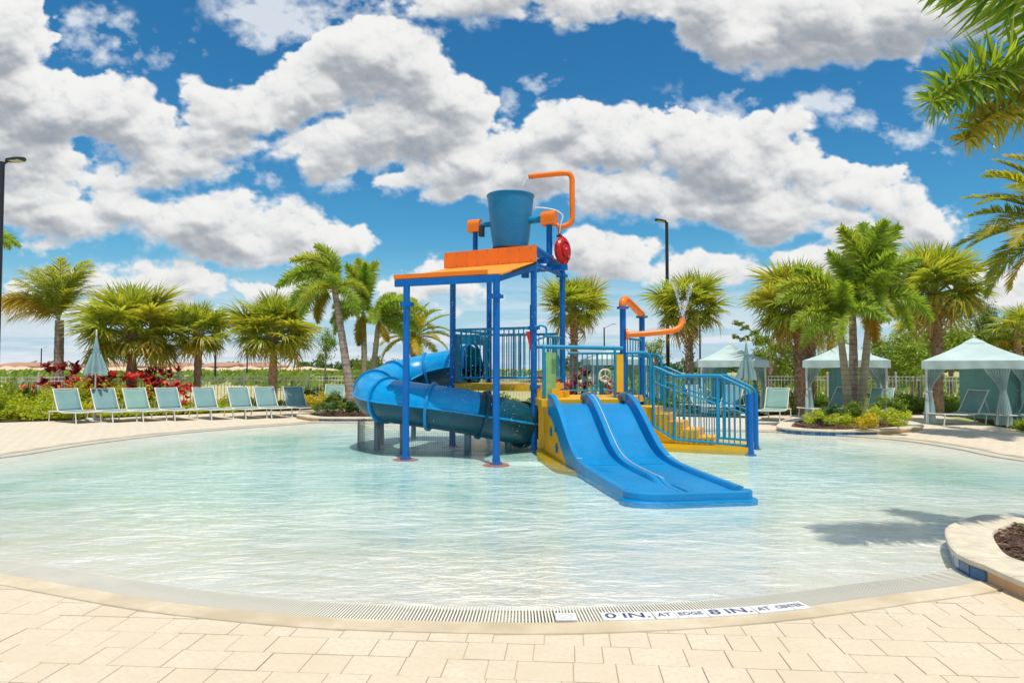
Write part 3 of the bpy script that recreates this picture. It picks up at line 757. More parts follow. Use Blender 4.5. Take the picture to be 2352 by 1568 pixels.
# roof frame
def beam(a, b, r=.055, name='roof_beam', m='blue_post'): return pbuild(MB().tube([a, b], r, 12), name, m)
def sqbeam(a, b, w=.09, h=.13, name='roof_beam', m='blue_post'): return pbuild(MB().bar(a, b, w, h), name, m, smooth=False)
d12 = (P2-P1).normalized()
sqbeam(P1+Z(3.31)-d12*.25, P2+Z(3.31)+d12*.06); sqbeam(P2+Z(3.31), P3+Z(3.80)); sqbeam(P1+Z(3.31), P4+Z(3.80)); sqbeam(P4+Z(3.80), P3+Z(3.80))
beam(P3+Z(4.1), P6+Z(4.02)); beam(P5+Z(4.02), P6+Z(4.02)); beam(P4+Z(4.02), P5+Z(4.02)); beam(P3+Z(3.86), P6+Z(3.86), .05)
elb = smooth_path([P3+Z(4.20), P3+(P6-P3)*.5+Z(4.13), P6+(P3-P6)*.12+Z(4.04), P6+Z(3.9), P6+Z(3.7)], 5); pbuild(MB().tube(elb, .072, 14), 'corner_pipe', 'blue_post')
# sloping roof sheet, fascia and splash board
def nrm_(v): v = Vector(v); v.normalize(); return v
A_ = P1-d12*.28+Z(3.40); B_ = P2+d12*.10+Z(3.40); C_ = P3+(P3-P4).normalized()*.06+Z(3.90); D_ = P4-(P3-P4).normalized()*.14+Z(3.90)
upn = (B_-A_).cross(D_-A_).normalized()
mb = MB(); t = upn*-.03
mb.add([A_, B_, C_, D_, A_+t, B_+t, C_+t, D_+t], [(0,1,2,3),(7,6,5,4),(0,4,5,1),(1,5,6,2),(2,6,7,3),(3,7,4,0)]); pbuild(mb, 'roof_sheet', 'orange_light', smooth=False)
def board(a, b, h, th, name, m, out):
    a = Vector(a); b = Vector(b); o = Vector(out)*th
    mb = MB(); mb.add([a, b, b+Z(h), a+Z(h), a+o, b+o, b+o+Z(h), a+o+Z(h)], [(3,2,1,0),(4,5,6,7),(0,1,5,4),(2,3,7,6),(1,2,6,5),(3,0,4,7)])
    return pbuild(mb, name, m, smooth=False)
fr_ = Vector((d12.y, -d12.x, 0))
fdir = B_-A_
board(A_+Z(-.005), A_+fdir*.88+Z(-.005), .085, .03, 'fascia_board', 'orange', fr_)
bd = (P3-P4).normalized(); bo = Vector((bd.y, -bd.x, 0))
sb = board(P4-bd*.18+Z(3.89)+bo*.06, P3+bd*.10+Z(3.89)+bo*.06, .35, .035, 'splash_board', 'orange', bo)
for k in range(9):
    q = P4+(P3-P4)*(-.05+k*.13)+Z(3.89+.05)+bo*.098; pbuild(MB().lathe([(0, 0), (.014, 0), (.014, .008), (0, .012)], 8, bo, q), 'bolt', 'bolt', sb)
    q = P4+(P3-P4)*(-.05+k*.13)+Z(3.89+.31)+bo*.098; pbuild(MB().lathe([(0, 0), (.014, 0), (.014, .008), (0, .012)], 8, bo, q), 'bolt', 'bolt', sb)
# right-hand drip edge with its row of teeth
for k in range(14):
    q = P2+(P3-P2)*(.30+k*.05)+Z(3.355+.52*(.30+k*.05))+Vector((.075, -.03, 0)); pbuild(MB().box(q, (.03, .05, .05), R(22)), 'edge_tooth', 'dark_rubber', smooth=False)
mb = MB().tube([P4+(P3-P4)*.06+Z(3.62)+W*.0, P3+Z(3.74)-bd*.2], .075, 14); pbuild(mb, 'spray_pipe', 'orange'); 
mb = MB().box(P3-bd*.20+Z(3.74), (.12, .13, .34), math.atan2(bd.y, bd.x)); pbuild(mb, 'pipe_bracket', 'blue_post', smooth=False)
# tipping bucket on its axle
BK = Vector((-.035, 15.75, -.07))
prof = [(.0, 4.46), (.38, 4.46), (.405, 4.47), (.412, 4.52), (.44, 4.72), (.50, 5.25), (.540, 5.68), (.556, 5.69), (.560, 5.715), (.548, 5.73), (.53, 5.715), (.515, 5.66), (.42, 4.75), (.0, 4.55)]
bu = pbuild(MB().lathe(prof, 48, o=BK), 'bucket', 'bucket_blue')
pbuild(MB().lathe([(.36, 4.445), (.425, 4.445), (.43, 4.475), (.416, 4.50)], 40, o=BK), 'bucket_base_ring', 'dark_rubber', bu)
La = BK-U*.90; Ra = BK+U*.95
pbuild(MB().tube([BK-U*.44+Z(5.10), La+Z(5.08)], .062, 14), 'axle', 'teal_rail'); pbuild(MB().tube([BK+U*.47+Z(5.11), Ra+Z(5.12)], .085, 14), 'axle', 'teal_rail')
def bearing(c, s=1):
    # rounded hood over the axle end
    mb = MB(); prof = []
    for k in range(13):
        a = math.pi*k/12; prof.append((math.cos(a)*.135*s, .02+math.sin(a)*.135*s))
    prof += [(-.135*s, -.15*s), (.135*s, -.15*s)]
    n = len(prof); q = Vector((-U.y, U.x, 0)); vs = []
    for e in (-.15, .15):
        for (x, z) in prof: vs.append(c+U*e*s+q*x+Z(z))
    mb.add(vs, [tuple(range(n)), tuple(range(n, 2*n))[::-1]]+[(i, n+i, n+(i+1) % n, (i+1) % n) for i in range(n)])
    return pbuild(mb, 'bearing_cover', 'orange', smooth=False)
bl = bearing(La+Z(5.08)); pbuild(MB().box(La+U*.19+Z(4.92)-W*.06, (.10, .14, .22), R(-21)), 'bearing_block', 'dark_rubber', bl, False)
bearing(Ra+Z(5.12), 1.08)
beam(La+Z(3.95), La+Z(4.95), .06, 'bucket_post'); rp = beam(Ra+Z(3.98), Ra+Z(5.0), .068, 'bucket_post')
pbuild(MB().tube([Ra+Z(4.16), Ra+Z(4.26)], .10, 14), 'red_clamp', 'red', rp)
sqbeam(P4+Z(4.0)+W*.6, P3+Z(4.0)+W*.6+bd*.1, .1, .1, 'cradle_beam'); sqbeam(Ra+Z(3.98)-U*.1, Ra+U*.42+Z(3.98), .1, .12, 'cradle_beam'); sqbeam(La+Z(3.98)-W*.7, La+Z(3.98)+W*.7, .1, .1, 'cradle_beam')
# filling pipe
Yp = 15.45
fp = smooth_path([V(1285,524,Yp), V(1291,521,Yp), V(1307,515,Yp), V(1314,503,Yp), V(1314.5,480,Yp), V(1314,430,Yp), V(1313.5,410,Yp), V(1308,400.5,Yp), V(1296,398,Yp), V(1260,401,Yp+.05), V(1216,405.5,Yp+.1)], 6)
fpo = pbuild(MB().tube(fp, .062, 16), 'filling_pipe', 'orange'); pbuild(MB().lathe([(.05, 0), (.105, 0), (.105, .04), (.05, .04)], 20, (1, 0, .2), V(1279,521,Yp)), 'pipe_flange', 'orange', fpo)
pbuild(MB().tube([V(1216,405.5,Yp+.1), V(1214.5,405.7,Yp+.1)], .052, 14), 'pipe_mouth', 'dark_rubber', fpo)
pbuild(MB().tube([V(1285,522,Yp), V(1285,541,Yp)], .035, 10), 'coupling', 'red', fpo); pbuild(MB().lathe([(.0, 0), (.07, 0), (.07, .03), (0, .03)], 14, o=V(1285,544,Yp)), 'coupling_ring', 'dark_rubber', fpo)
hs_ = smooth_path([V(1229,477,Yp-.1), V(1250,478,Yp-.1), V(1278,484,Yp-.12), V(1292,496,Yp-.12), V(1288,514,Yp-.12), V(1285,536,Yp-.1)], 8)
pbuild(MB().tube(hs_, .017, 8), 'white_hose', 'white_hose')
# red water wheel
wc = V(1293, 576, 15.35); ax = Vector((.83, -.55, 0)).normalized()
wh = pbuild(MB().lathe([(0, -.10), (.22, -.10), (.27, -.07), (.30, 0), (.27, .06), (.21, .075), (.20, .045), (.15, .045), (.14, .095), (.07, .10), (.05, .13), (0, .13)], 36, ax, wc), 'water_wheel', 'red')
for k in range(12):
    a = 2*math.pi*k/12; q = Vector((0,0,1)).rotation_difference(ax)@Vector((math.cos(a), math.sin(a), 0))
    pbuild(MB().bar(wc+q*.24, wc+q*.325, .12, .03, ax), 'wheel_vane', 'red', wh, False)
# decks
def slab(poly, z0, z1, name, m): return pbuild(MB().prism([(p.x, p.y) for p in poly], z0, z1), name, m, smooth=False)
def grow(poly, d):
    c = sum(poly, Vector())/len(poly); return [c+(p-c)*(1+d/(p-c).length) for p in poly]
slab(grow([P4, P3, P6, P5], .06), 1.16, 1.30, 'deck_slab', 'yellow')
Of = Vector((.71, 13.6, 0)); Ws = Vector((.989, .148, 0)).normalized(); Ds = Vector((.148, -.989, 0)).normalized()
slab([Of-Ws*.12-Ds*.02, Of+Ws*1.80-Ds*.02, P7+Vector((.1,0,0)), P8+Vector((.1,.1,0)), P6+Vector((0,.1,0)), P3+Vector((.02,-.05,0))], .88, 1.02, 'deck_slab', 'yellow')
slab([P3+Vector((.05,0,0)), P3+U*.5, P3+U*.5+W*.9, P3+W*.9], 1.02, 1.16, 'deck_step', 'yellow')
# balustrades: rails as one part, each baluster a sub-part
balm = {}
def balustrade(path_top, path_bot, gap=.115, rt=.03, rb=.022, mid=None, ends=True, m='teal_rail', name='guard_rail', rad_b=.0125):
    o = pbuild(MB().tube(path_top, rt, 10), name, m); pbuild(MB().tube(path_bot, rb, 8), 'bottom_rail', m, o)
    if mid is not None: pbuild(MB().tube([p+Z(-mid) for p in path_top], rb, 8), 'middle_rail', m, o)
    def at(path, f):
        Ls = [(b-a).length for a, b in zip(path, path[1:])]; T = sum(Ls); q = f*T
        for (a, b), L in zip(zip(path, path[1:]), Ls):
            if q <= L+1e-6: return a+(b-a)*(q/L)
            q -= L
        return path[-1]
    T = sum((b-a).length for a, b in zip(path_top, path_top[1:])); n = int(T/gap)
    for k in range(1, n):
        f = k/n; a, b = at(path_bot, f), at(path_top, f)
        pbuild(MB().tube([a, b], rad_b if k % 6 else rad_b*1.9, 6, False), 'baluster', m, o)
    return o
def inset(a, b, d=.12): t = (b-a).normalized(); return a+t*d, b-t*d
a, b = inset(P4, P3); balustrade([a+Z(2.50), b+Z(2.50)], [a+Z(1.44), b+Z(1.44)], mid=.13)
a, b = inset(P5, P6); balustrade([a+Z(2.46), b+Z(2.46)], [a+Z(1.42), b+Z(1.42)])
a, b = inset(P3, P6, .15); a2 = a+(b-a)*.35; balustrade([a2+Z(2.36), b+Z(2.36)], [a2+Z(1.42), b+Z(1.42)])
a, b = inset(P6, P8); balustrade([a+Z(2.0), b+Z(2.0)], [a+Z(1.12), b+Z(1.12)], gap=.11)
a, b = inset(P7, P8); balustrade([a+Z(2.30), b+Z(2.30)], [a+Z(1.92), b+Z(1.92)], gap=.2)
# open end panel towards the tube slide
a, b = inset(P4, P5, .10)
en = MB()
sl = (b-a); 
for (f0, f1, z0, z1) in ((0, .13, 1.36, 2.42), (.87, 1, 1.36, 2.42), (.13, .87, 2.20, 2.42)):
    en.bar(a+sl*f0+Z((z0+z1)/2), a+sl*f1+Z((z0+z1)/2), .035, z1-z0)
pbuild(en, 'slide_entry_panel', 'teal_rail', smooth=False)
cx = (P4+P5)/2
def arcseg(k0, k1): return [cx+(P5-P4).normalized()*math.cos(a_)*.46+Z(1.78+math.sin(a_)*.46) for a_ in [k0+(k1-k0)*i/14 for i in range(15)]]
pbuild(MB().tube(arcseg(-.3, math.pi+.3), .035, 8), 'entry_hoop', 'blue_post')
pbuild(MB().tube([a+Z(2.50), b+Z(2.50)], .032, 10), 'top_rail', 'teal_rail')
for k in range(7):
    q = a+sl*(.06+k*.145)-U*(-.10); pbuild(MB().tube([q+Z(1.40), q+Z(2.46)], .016, 7), 'entry_bar', 'teal_rail')
# bar over the twin slide, grab loops and panels
f3 = P3+Ws*.10; f7 = P7
pbuild(MB().tube([P3+Z(2.10)+Vector((.05,-.06,0)), P7+Z(2.07)+Vector((-.02,-.08,0))], .045, 14), 'slide_bar', 'teal_rail')
lp = smooth_path([P3+Vector((.06,-.05,2.52)), P3+Vector((.16,-.06,2.54)), P3+Vector((.25,-.07,2.50)), P3+Vector((.26,-.07,2.40)), P3+Vector((.22,-.07,2.30)), P3+Vector((.10,-.06,2.26)), P3+Vector((.04,-.05,2.20))], 4)
pbuild(MB().tube(lp, .022, 8), 'grab_loop', 'teal_rail')
pbuild(MB().add([P3+Vector((-.17,-.02,2.42)), P3+Vector((-.02,-.02,2.42)), P3+Vector((-.03,-.02,1.86)), P3+Vector((-.17,.01,2.42)), P3+Vector((-.02,.01,2.42)), P3+Vector((-.03,.01,1.86))], [(0,2,1),(3,4,5),(0,1,4,3),(1,2,5,4),(2,0,3,5)]), 'pennant', 'red', smooth=False)
pbuild(MB().tube([V(1218,765,15.0), V(1218,700,15.0)], .012, 6), 'bell_cord', 'blue_post')
q1 = Of+Ws*.02-Ds*.35
for q, m_ in ((Of+Ws*.10-Ds*.42, 'green_panel'), (Of+Ws*.30-Ds*.9, 'green_panel')):
    mb = MB().bar(q+Z(1.06), q+Z(1.98), .12, .05, Ds); pbuild(mb, 'side_panel', m_, smooth=False)
pbuild(MB().tube([Of-Ds*.40+Z(1.0), Of-Ds*.40+Z(2.10)], .035, 10), 'slide_upright', 'teal_rail')
q = P7+Vector((-.10,-.16,0)); yp = MB(); yp.bar(q+Z(1.14), q+Z(1.94), .15, .045, Ds); pbuild(yp, 'side_panel', 'yellow', smooth=False)
pbuild(MB().tube([q+Vector((-.10,0,1.0)), q+Vector((-.10,0,2.08))], .03, 10), 'slide_upright', 'teal_rail')
pbuild(MB().box(Of+Ws*.20-Ds*.25+Z(1.13), (.16, .14, .20), R(8)), 'entry_block', 'yellow', smooth=False)
# steering wheel on its stalk
sw = V(1390, 862, 15.2); st_ = pbuild(MB().tube([V(1382,906,15.3), V(1382,872,15.3)], .045, 10), 'wheel_stalk', 'teal_rail')
tor = [sw+Vector((math.cos(a)*.135, 0.02*math.cos(a), math.sin(a)*.135)) for a in [2*math.pi*k/24 for k in range(25)]]
wr = pbuild(MB().tube(tor, .019, 8, False), 'steering_wheel', 'cream_frame')
for k in range(3):
    a = math.pi/2+2*math.pi*k/3; pbuild(MB().tube([sw, sw+Vector((math.cos(a)*.13, 0, math.sin(a)*.13))], .013, 6), 'spoke', 'cream_frame', wr)
# play pipes on the right
el = smooth_path([P7+Z(2.93), P7+Z(3.06), P7+(P8-P7)*.10+Z(3.14), P7+(P8-P7)*.28+Z(3.12), P7+(P8-P7)*.80+Z(2.96), P7+(P8-P7)*.97+Z(2.92), P8+Z(2.86)], 5)
ep = pbuild(MB().tube(el, .082, 16), 'arched_pipe', 'orange')
pbuild(MB().lathe([(.13, 0), (.13, .04), (.08, .04)], 20, o=P7+Z(2.93)), 'pipe_flange', 'blue_post', ep); pbuild(MB().lathe([(.14, 0), (.14, .04), (.08, .04)], 20, o=P8+Z(2.83)), 'pipe_flange', 'grey_leg', ep)
Yj = 14.6; jp = smooth_path([V(1438,768,Yj), V(1470,767,Yj), V(1525,762,Yj), V(1548,758,Yj+.05), V(1563,749,Yj+.1), V(1567,735,Yj+.15), V(1568,731,Yj+.15)], 6)
jo = pbuild(MB().tube(jp, .062, 16), 'jet_pipe', 'orange'); pbuild(MB().lathe([(.0, 0), (.125, 0), (.125, .05), (.0, .05)], 20, (1, 0, 0), V(1437,768,Yj)), 'pipe_flange', 'orange', jo)
M['jet'] = bpy.data.materials.new('spraying_water'); M['jet'].use_nodes = True
pj = M['jet'].node_tree.nodes['Principled BSDF']; pj.inputs['Base Color'].default_value = (.95, .97, 1, 1); pj.inputs['Roughness'].default_value = .2; pj.inputs['Alpha'].default_value = .55
def drops_along(path, n, spread, r0):
    mb = MB()
    for _ in range(n):
        f = random.random(); i = min(int(f*(len(path)-1)), len(path)-2); p = path[i]+(path[i+1]-path[i])*(f*(len(path)-1)-i)
        p = p+Vector((random.gauss(0, 1), random.gauss(0, 1), random.gauss(0, 1)))*spread*(.25+f); r = r0*random.uniform(.5, 1.3)
        mb.add([p+Vector(q)*r for q in ((1,0,0),(0,1,0),(-1,0,0),(0,-1,0),(0,0,1.5),(0,0,-1.5))], [(0,1,4),(1,2,4),(2,3,4),(3,0,4),(1,0,5),(2,1,5),(3,2,5),(0,3,5)])
    return mb
j0 = V(1568,728,Yj+.15)
sp = MB()
for e in ((1546,645), (1590,650), (1572,690)):
    pth = [j0+(V(e[0],e[1],Yj+.15)-j0)*(k/8)+Z(-.0) for k in range(9)]; q = drops_along(pth, 420, .022, .0055); sp.add(q.v, q.f)
for e in ((1560,930), (1582,925)):
    pth = smooth_path([V(e[0]-(1568-e[0])*-.3, 660, Yj+.15), V((e[0]+1568)/2, 760, Yj+.15), V(e[0], e[1], Yj+.15)], 6); q = drops_along(pth, 160, .05, .007); sp.add(q.v, q.f)
tag(pbuild(sp, 'water_jet', 'jet'), kind='stuff')
dr = MB()
pth = smooth_path([V(1215,407,Yp+.1), V(1206,414,Yp+.12), V(1200,430,Yp+.12)], 5); dr.tube(pth, .012, 6)
for (xa, ya, xb, yb) in ((1240,612,1240,850), (925,620,925,700), (1090,640,1092,960), (1150,640,1150,980), (985,650,985,960), (1045,660,1045,960), (1110,650,1110,1000), (1190,660,1190,1000)):
    q = drops_along([V(xa,ya,13.9), V(xb,yb,13.9)], 90, .16, .0065); dr.add(q.v, q.f)
tag(pbuild(dr, 'dripping_water', 'jet'), kind='stuff')
# ------------------------------------------------------------------ twin slide
SW = 1.66
def floor_h(s): return interp([(0,.95),(.25,.93),(.55,.80),(.95,.56),(1.4,.29),(1.8,.12),(2.2,.06),(2.6,.03),(3.2,.018),(5.3,.004)], s)
def rail_h(s): return interp([(0,1.15),(.3,1.14),(.7,1.0),(1.1,.78),(1.5,.53),(1.9,.30),(2.3,.17),(2.7,.125),(3.4,.105),(5.3,.09)], s)
ss = [k*.1 for k in range(0, 49)]
def sm(f, s, w=.15): return (f(max(0, s-w))+f(s)*2+f(s+w))/4
SEND = 4.8
def prof_at(s):
    f = sm(floor_h, s); r = sm(rail_h, s); x0, x1 = 0, SW
    div = max(.0, min(1, (4.15-s)/.35)); rd = f+(r-f)*div*.98
    c = SW/2
    return [(0, max(f-.22, -.19)), (0, r-.01), (.02, r), (.085, r), (.10, r-.012), (.115, f+.018), (.145, f), (c-.135, f), (c-.105, f+.018), (c-.09, rd-.012), (c-.075, rd), (c-.008, rd), (c-.005, rd-.010), (c+.005, rd-.010), (c+.008, rd), (c+.075, rd), (c+.09, rd-.012), (c+.105, f+.018), (c+.135, f), (SW-.145, f), (SW-.115, f+.018), (SW-.10, r-.012), (SW-.085, r), (SW-.02, r), (SW, r-.01), (SW, max(f-.22, -.19))]
TS = pbuild(MB(), 'twin_slide', 'blue_slide')
mb = MB(); vs = []
for s in ss:
    for (x, z) in prof_at(s): vs.append(Of+Ds*s+Ws*x+Z(z))
L = 26; fs = [(i*L+j, i*L+j+1, (i+1)*L+j+1, (i+1)*L+j) for i in range(len(ss)-1) for j in range(L-1)]
mb.add(vs, fs)
e_ = (len(ss)-1)*L; mb.f.append(tuple(range(e_, e_+L))); mb.mi.append(0)
q_ = Of+Ds*4.7; mb.add([q_+Ws*.06+Z(.006), q_+Ws*(SW-.06)+Z(.006), q_+Ws*(SW-.06)+Ds*.25+Z(.006), q_+Ws*.06+Ds*.25+Z(.006)], [(0,1,2,3)])
# rounded run-out tray at the foot
base = Of+Ds*4.8; zt = .09
out = []
for k in range(8): a = math.pi-(math.pi/2)*k/7; out.append((.5+.5*math.cos(a), .36*math.sin(a)))
for k in range(8): a = math.pi/2-(math.pi/2)*k/7; out.append((SW-.16+.16*math.cos(a), .20+.16*math.sin(a)))
cxm = SW/2
rings = [(-.05, -.19), (-.05, -.03), (-.04, -.015), (0, -.01), (0, zt-.012), (.018, zt), (.075, zt), (.09, zt-.01), (.12, .004)]
vs = []
for (ins, z) in rings:
    for (x, y) in out:
        k = 1-ins/.83; yy = y-ins*(1 if y > .05 else 0); xx = cxm+(x-cxm)*k
        vs.append(base+Ws*xx+Ds*max(yy, 0)+Z(z))
n = len(out)
fs = [(j*n+i, j*n+i+1, (j+1)*n+i+1, (j+1)*n+i) for j in range(len(rings)-1) for i in range(n-1)]+[tuple(range((len(rings)-1)*n, len(rings)*n))]
mb.add(vs, fs)
me = mb.mesh('twin_slide', M['blue_slide'], True, PS.location)
TS.data = me
sd_ = MB(); vs = []
for s in ss[:30]:
    zz = sm(floor_h, s)-.22; vs += [Of+Ds*s+Ws*.06+Z(zz+.03), Of+Ds*s+Ws*.06+Z(-.2)]
# white seam down the divider, grey end caps
seam = [Of+Ds*s+Ws*(SW/2)+Z(sm(rail_h, s)+.004) for s in ss[:42]]; pbuild(MB().tube(seam, .006, 5), 'divider_seam', 'cream_frame', TS)
for x in (SW/2, SW-.05): pbuild(MB().tube([Of+Ds*-.12+Ws*(x-.02)+Z(1.05), Of+Ds*.18+Ws*(x-.02)+Z(1.07)], [.12, .10], 12), 'divider_cap', 'grey_leg', TS)
for s in (2.35,):
    for x in (.0, SW-.10): pbuild(MB().bar(Of+Ds*s+Ws*x+Z(sm(rail_h, s)+.004), Of+Ds*s+Ws*(x+.10)+Z(sm(rail_h, s)+.004), .018, .006), 'section_joint', 'cream_frame', TS, False)
    pbuild(MB().bar(Of+Ds*s+Ws*.15+Z(sm(floor_h, s)+.002), Of+Ds*s+Ws*(SW/2-.14)+Z(sm(floor_h, s)+.002), .008, .003), 'section_joint', 'blue_slide_dark', TS, False)
    pbuild(MB().bar(Of+Ds*s+Ws*(SW/2+.14)+Z(sm(floor_h, s)+.002), Of+Ds*s+Ws*(SW-.15)+Z(sm(floor_h, s)+.002), .008, .003), 'section_joint', 'blue_slide_dark', TS, False)
# yellow supports with star shapes
for off, nm in ((.05, 0), (SW-.05, 1)):
    poly = [(-.42, .98), (.15, .94)]+[(s, sm(floor_h, s)-.12) for s in (.4,.7,1.0,1.3,1.6,1.9,2.2)]+[(2.5, -.14), (2.6, -.2), (-.42, -.2)]
    mb = MB(); n = len(poly); vs = [Of+Ws*(off-.045)+Ds*p[0]+Z(p[1]) for p in poly]+[Of+Ws*(off+.045)+Ds*p[0]+Z(p[1]) for p in poly]
    mb.add(vs, [tuple(range(n)), tuple(range(n, 2*n))[::-1]]+[(i, (i+1) % n, n+(i+1) % n, n+i) for i in range(n)])
    sp_ = pbuild(mb, 'slide_support', 'yellow', smooth=False)
    if off < 1:
        for (s, z, r_) in ((.35, .42, .10), (.85, .16, .10), (.75, .50, .06)):
            mb = MB(); vs = []
            for e in (.046, .075):
                for k in range(10):
                    a = 2*math.pi*k/10+.2; rr_ = r_ if k % 2 == 0 else r_*.42; vs.append(Of+Ws*(off-e)+Ds*(s+math.cos(a)*rr_)+Z(z+math.sin(a)*rr_))
            mb.add(vs, [tuple(range(10))[::-1], tuple(range(10, 20))]+[(i, (i+1) % 10, 10+(i+1) % 10, 10+i) for i in range(10)]); pbuild(mb, 'starfish', 'teal_rail', sp_, False)
slab([P3+Vector((.04,-.0,0)), P3+Vector((.04,-1.3,0)), Of+Ds*2.0+Ws*-.25, Of+Ds*2.5+Ws*.04, Of-Ds*.2+Ws*.04], -.2, -.05, 'slide_plinth', 'yellow')
slab([P3+Vector((.09,-.10,0)), P3+Vector((.30,-.22,0)), Of-Ds*.45+Ws*.02, P3+Vector((.26,-.02,0))], -.2, 1.0, 'corner_panel', 'yellow')
# ------------------------------------------------------------------ stairs and their railings
S0 = Vector((3.02, 14.62, 0)); S1 = Vector((4.79, 13.80, 0)); SU = (S1-S0).normalized(); SV = Vector((-SU.y, SU.x, 0))
def stepblock(s0, s1, z, name='step', m='yellow', d0=.04, d1=1.02):
    a = [S0+SU*s0+SV*d0, S0+SU*s1+SV*d0, S0+SU*s1+SV*d1, S0+SU*s0+SV*d1]; return slab(a, -.2, z, name, m)
stepblock(-.75, -.02, .80, 'landing'); stepblock(-.02, .28, .66); stepblock(.28, .56, .50); stepblock(.56, .88, .34); stepblock(.88, 1.20, .19); stepblock(-.4, 1.93, .06, 'stair_plinth', d0=-.06, d1=1.08)
for v, pst in ((0, 1.22), (1.06, 1.22)):
    e = S1+SV*v; o = SV*v
    top = smooth_path([S0+o+Z(1.30), S0+o+SU*.01+Z(1.62), S0+o+SU*.06+Z(1.66), S0+o+SU*.42+Z(1.50)], 4)+smooth_path([S0+o+SU*.46+Z(1.485), S0+o+SU*1.30+Z(1.485), S0+o+SU*1.42+Z(1.46), S0+o+SU*1.85+Z(1.25), S0+o+SU*1.94+Z(1.17), S0+o+SU*1.955+Z(1.05), S0+o+SU*1.955+Z(.60)], 4)
    bot = [S0+o+Z(.42), S0+o+SU*.45+Z(.15), S0+o+SU*1.93+Z(.09)]
    rl = pbuild(MB().tube(top, .034, 10), 'hand_rail', 'teal_rail'); pbuild(MB().tube(bot, .026, 8), 'bottom_rail', 'teal_rail', rl)
    low = smooth_path([S0+o+Z(1.36), S0+o+SU*.35+Z(1.22), S0+o+SU*1.0+Z(1.02), S0+o+SU*1.9+Z(.72)], 4); pbuild(MB().tube(low, .018, 6), 'lower_rail', 'teal_rail', rl)
    pbuild(MB().tube([S0+o+Z(.40), S0+o+Z(1.5)], .033, 10), 'stair_post', 'teal_rail', rl)
    for k in range(1, 18):
        f = k*.11
        zt_ = 1.66-(f-.06)/.36*.16 if f < .42 else 1.485 if f < 1.32 else 1.485-(f-1.36)*.50
        zb = .42-f*.6 if f < .45 else .15-(f-.45)*.04
        rr_ = .030 if k in (4, 12) else .0125
        if f > 1.86: continue
        pbuild(MB().tube([S0+o+SU*f+Z(zb), S0+o+SU*f+Z(zt_)], rr_, 7, False), 'baluster', 'teal_rail', rl)
    post(e, pst-.10, .068)
# side loops by the landing
for (a, b, z0, z1) in ((P7+Vector((.08,-.05,0)), S0-SU*.06, .9, 1.98), (P8+Vector((.02,0,0)), S0+SV*1.06-SU*.06, .9, 1.95)):
    d = b-a; lp = smooth_path([a+Z(z1), a+d*.7+Z(z1), a+d*.93+Z(z1-.05), b+Z(z1-.18), b+Z(z1-.5), b+Z(z0)], 4)
    o = pbuild(MB().tube(lp, .034, 10), 'grab_rail', 'teal_rail')
    for f in (.25, .5, .75): pbuild(MB().tube([a+d*f+Z(z0), a+d*f+Z(z1-.02)], .013, 6, False), 'baluster', 'teal_rail', o)
# ------------------------------------------------------------------ tube slide
TP = [(-.93,16.15,1.72),(-1.55,16.5,1.63),(-2.15,16.62,1.52),(-2.68,16.35,1.38),(-3.0,15.75,1.22),(-3.02,15.05,1.08),(-2.62,14.4,.98),(-1.95,14.08,.90),(-1.2,14.0,.80),(-.5,14.12,.66),(.0,14.45,.52),(.22,14.75,.44)]
TPs = smooth_path(TP, 5); NT = len(TPs); tr_ = .45
TB = pbuild(MB(), 'tube_slide', 'cyan_tube')
def halfshell(up, m, name):
    mb = MB(); vs = []; K = 14
    for i, p in enumerate(TPs):
        d = (TPs[min(i+1, NT-1)]-TPs[max(i-1, 0)]).normalized(); x = d.cross(Vector((0,0,1))).normalized(); u = x.cross(d)
        for k in range(K+1):
            a = math.pi*k/K*(1 if up else -1)
            vs.append(p+x*math.cos(a)*tr_+u*math.sin(a)*tr_)
    for i, p in enumerate(TPs):                                     # inner skin
        d = (TPs[min(i+1, NT-1)]-TPs[max(i-1, 0)]).normalized(); x = d.cross(Vector((0,0,1))).normalized(); u = x.cross(d)
        for k in range(K+1):
            a = math.pi*k/K*(1 if up else -1); vs.append(p+x*math.cos(a)*(tr_-.02)+u*math.sin(a)*(tr_-.02))
    o = NT*(K+1)
    fs = [(i*(K+1)+k, i*(K+1)+k+1, (i+1)*(K+1)+k+1, (i+1)*(K+1)+k) for i in range(NT-1) for k in range(K)]
    fs += [tuple(o+q for q in f[::-1]) for f in fs]
    e = (NT-1)*(K+1); fs += [(e+k, e+k+1, o+e+k+1, o+e+k) for k in range(K)]
    mb.add(vs, fs); return mb
hs2 = halfshell(True, None, ''); nf = (NT-1)*14
hs2.mi = [1 if (q % nf)//14 >= 43 else 0 for q in range(2*nf)]+[1]*(len(hs2.f)-2*nf)  # last stretch and end rim of the upper shell take the darker colour
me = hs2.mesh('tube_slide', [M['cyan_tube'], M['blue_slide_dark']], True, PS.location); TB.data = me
pbuild(halfshell(False, None, ''), 'lower_shell', 'blue_slide_dark', TB)
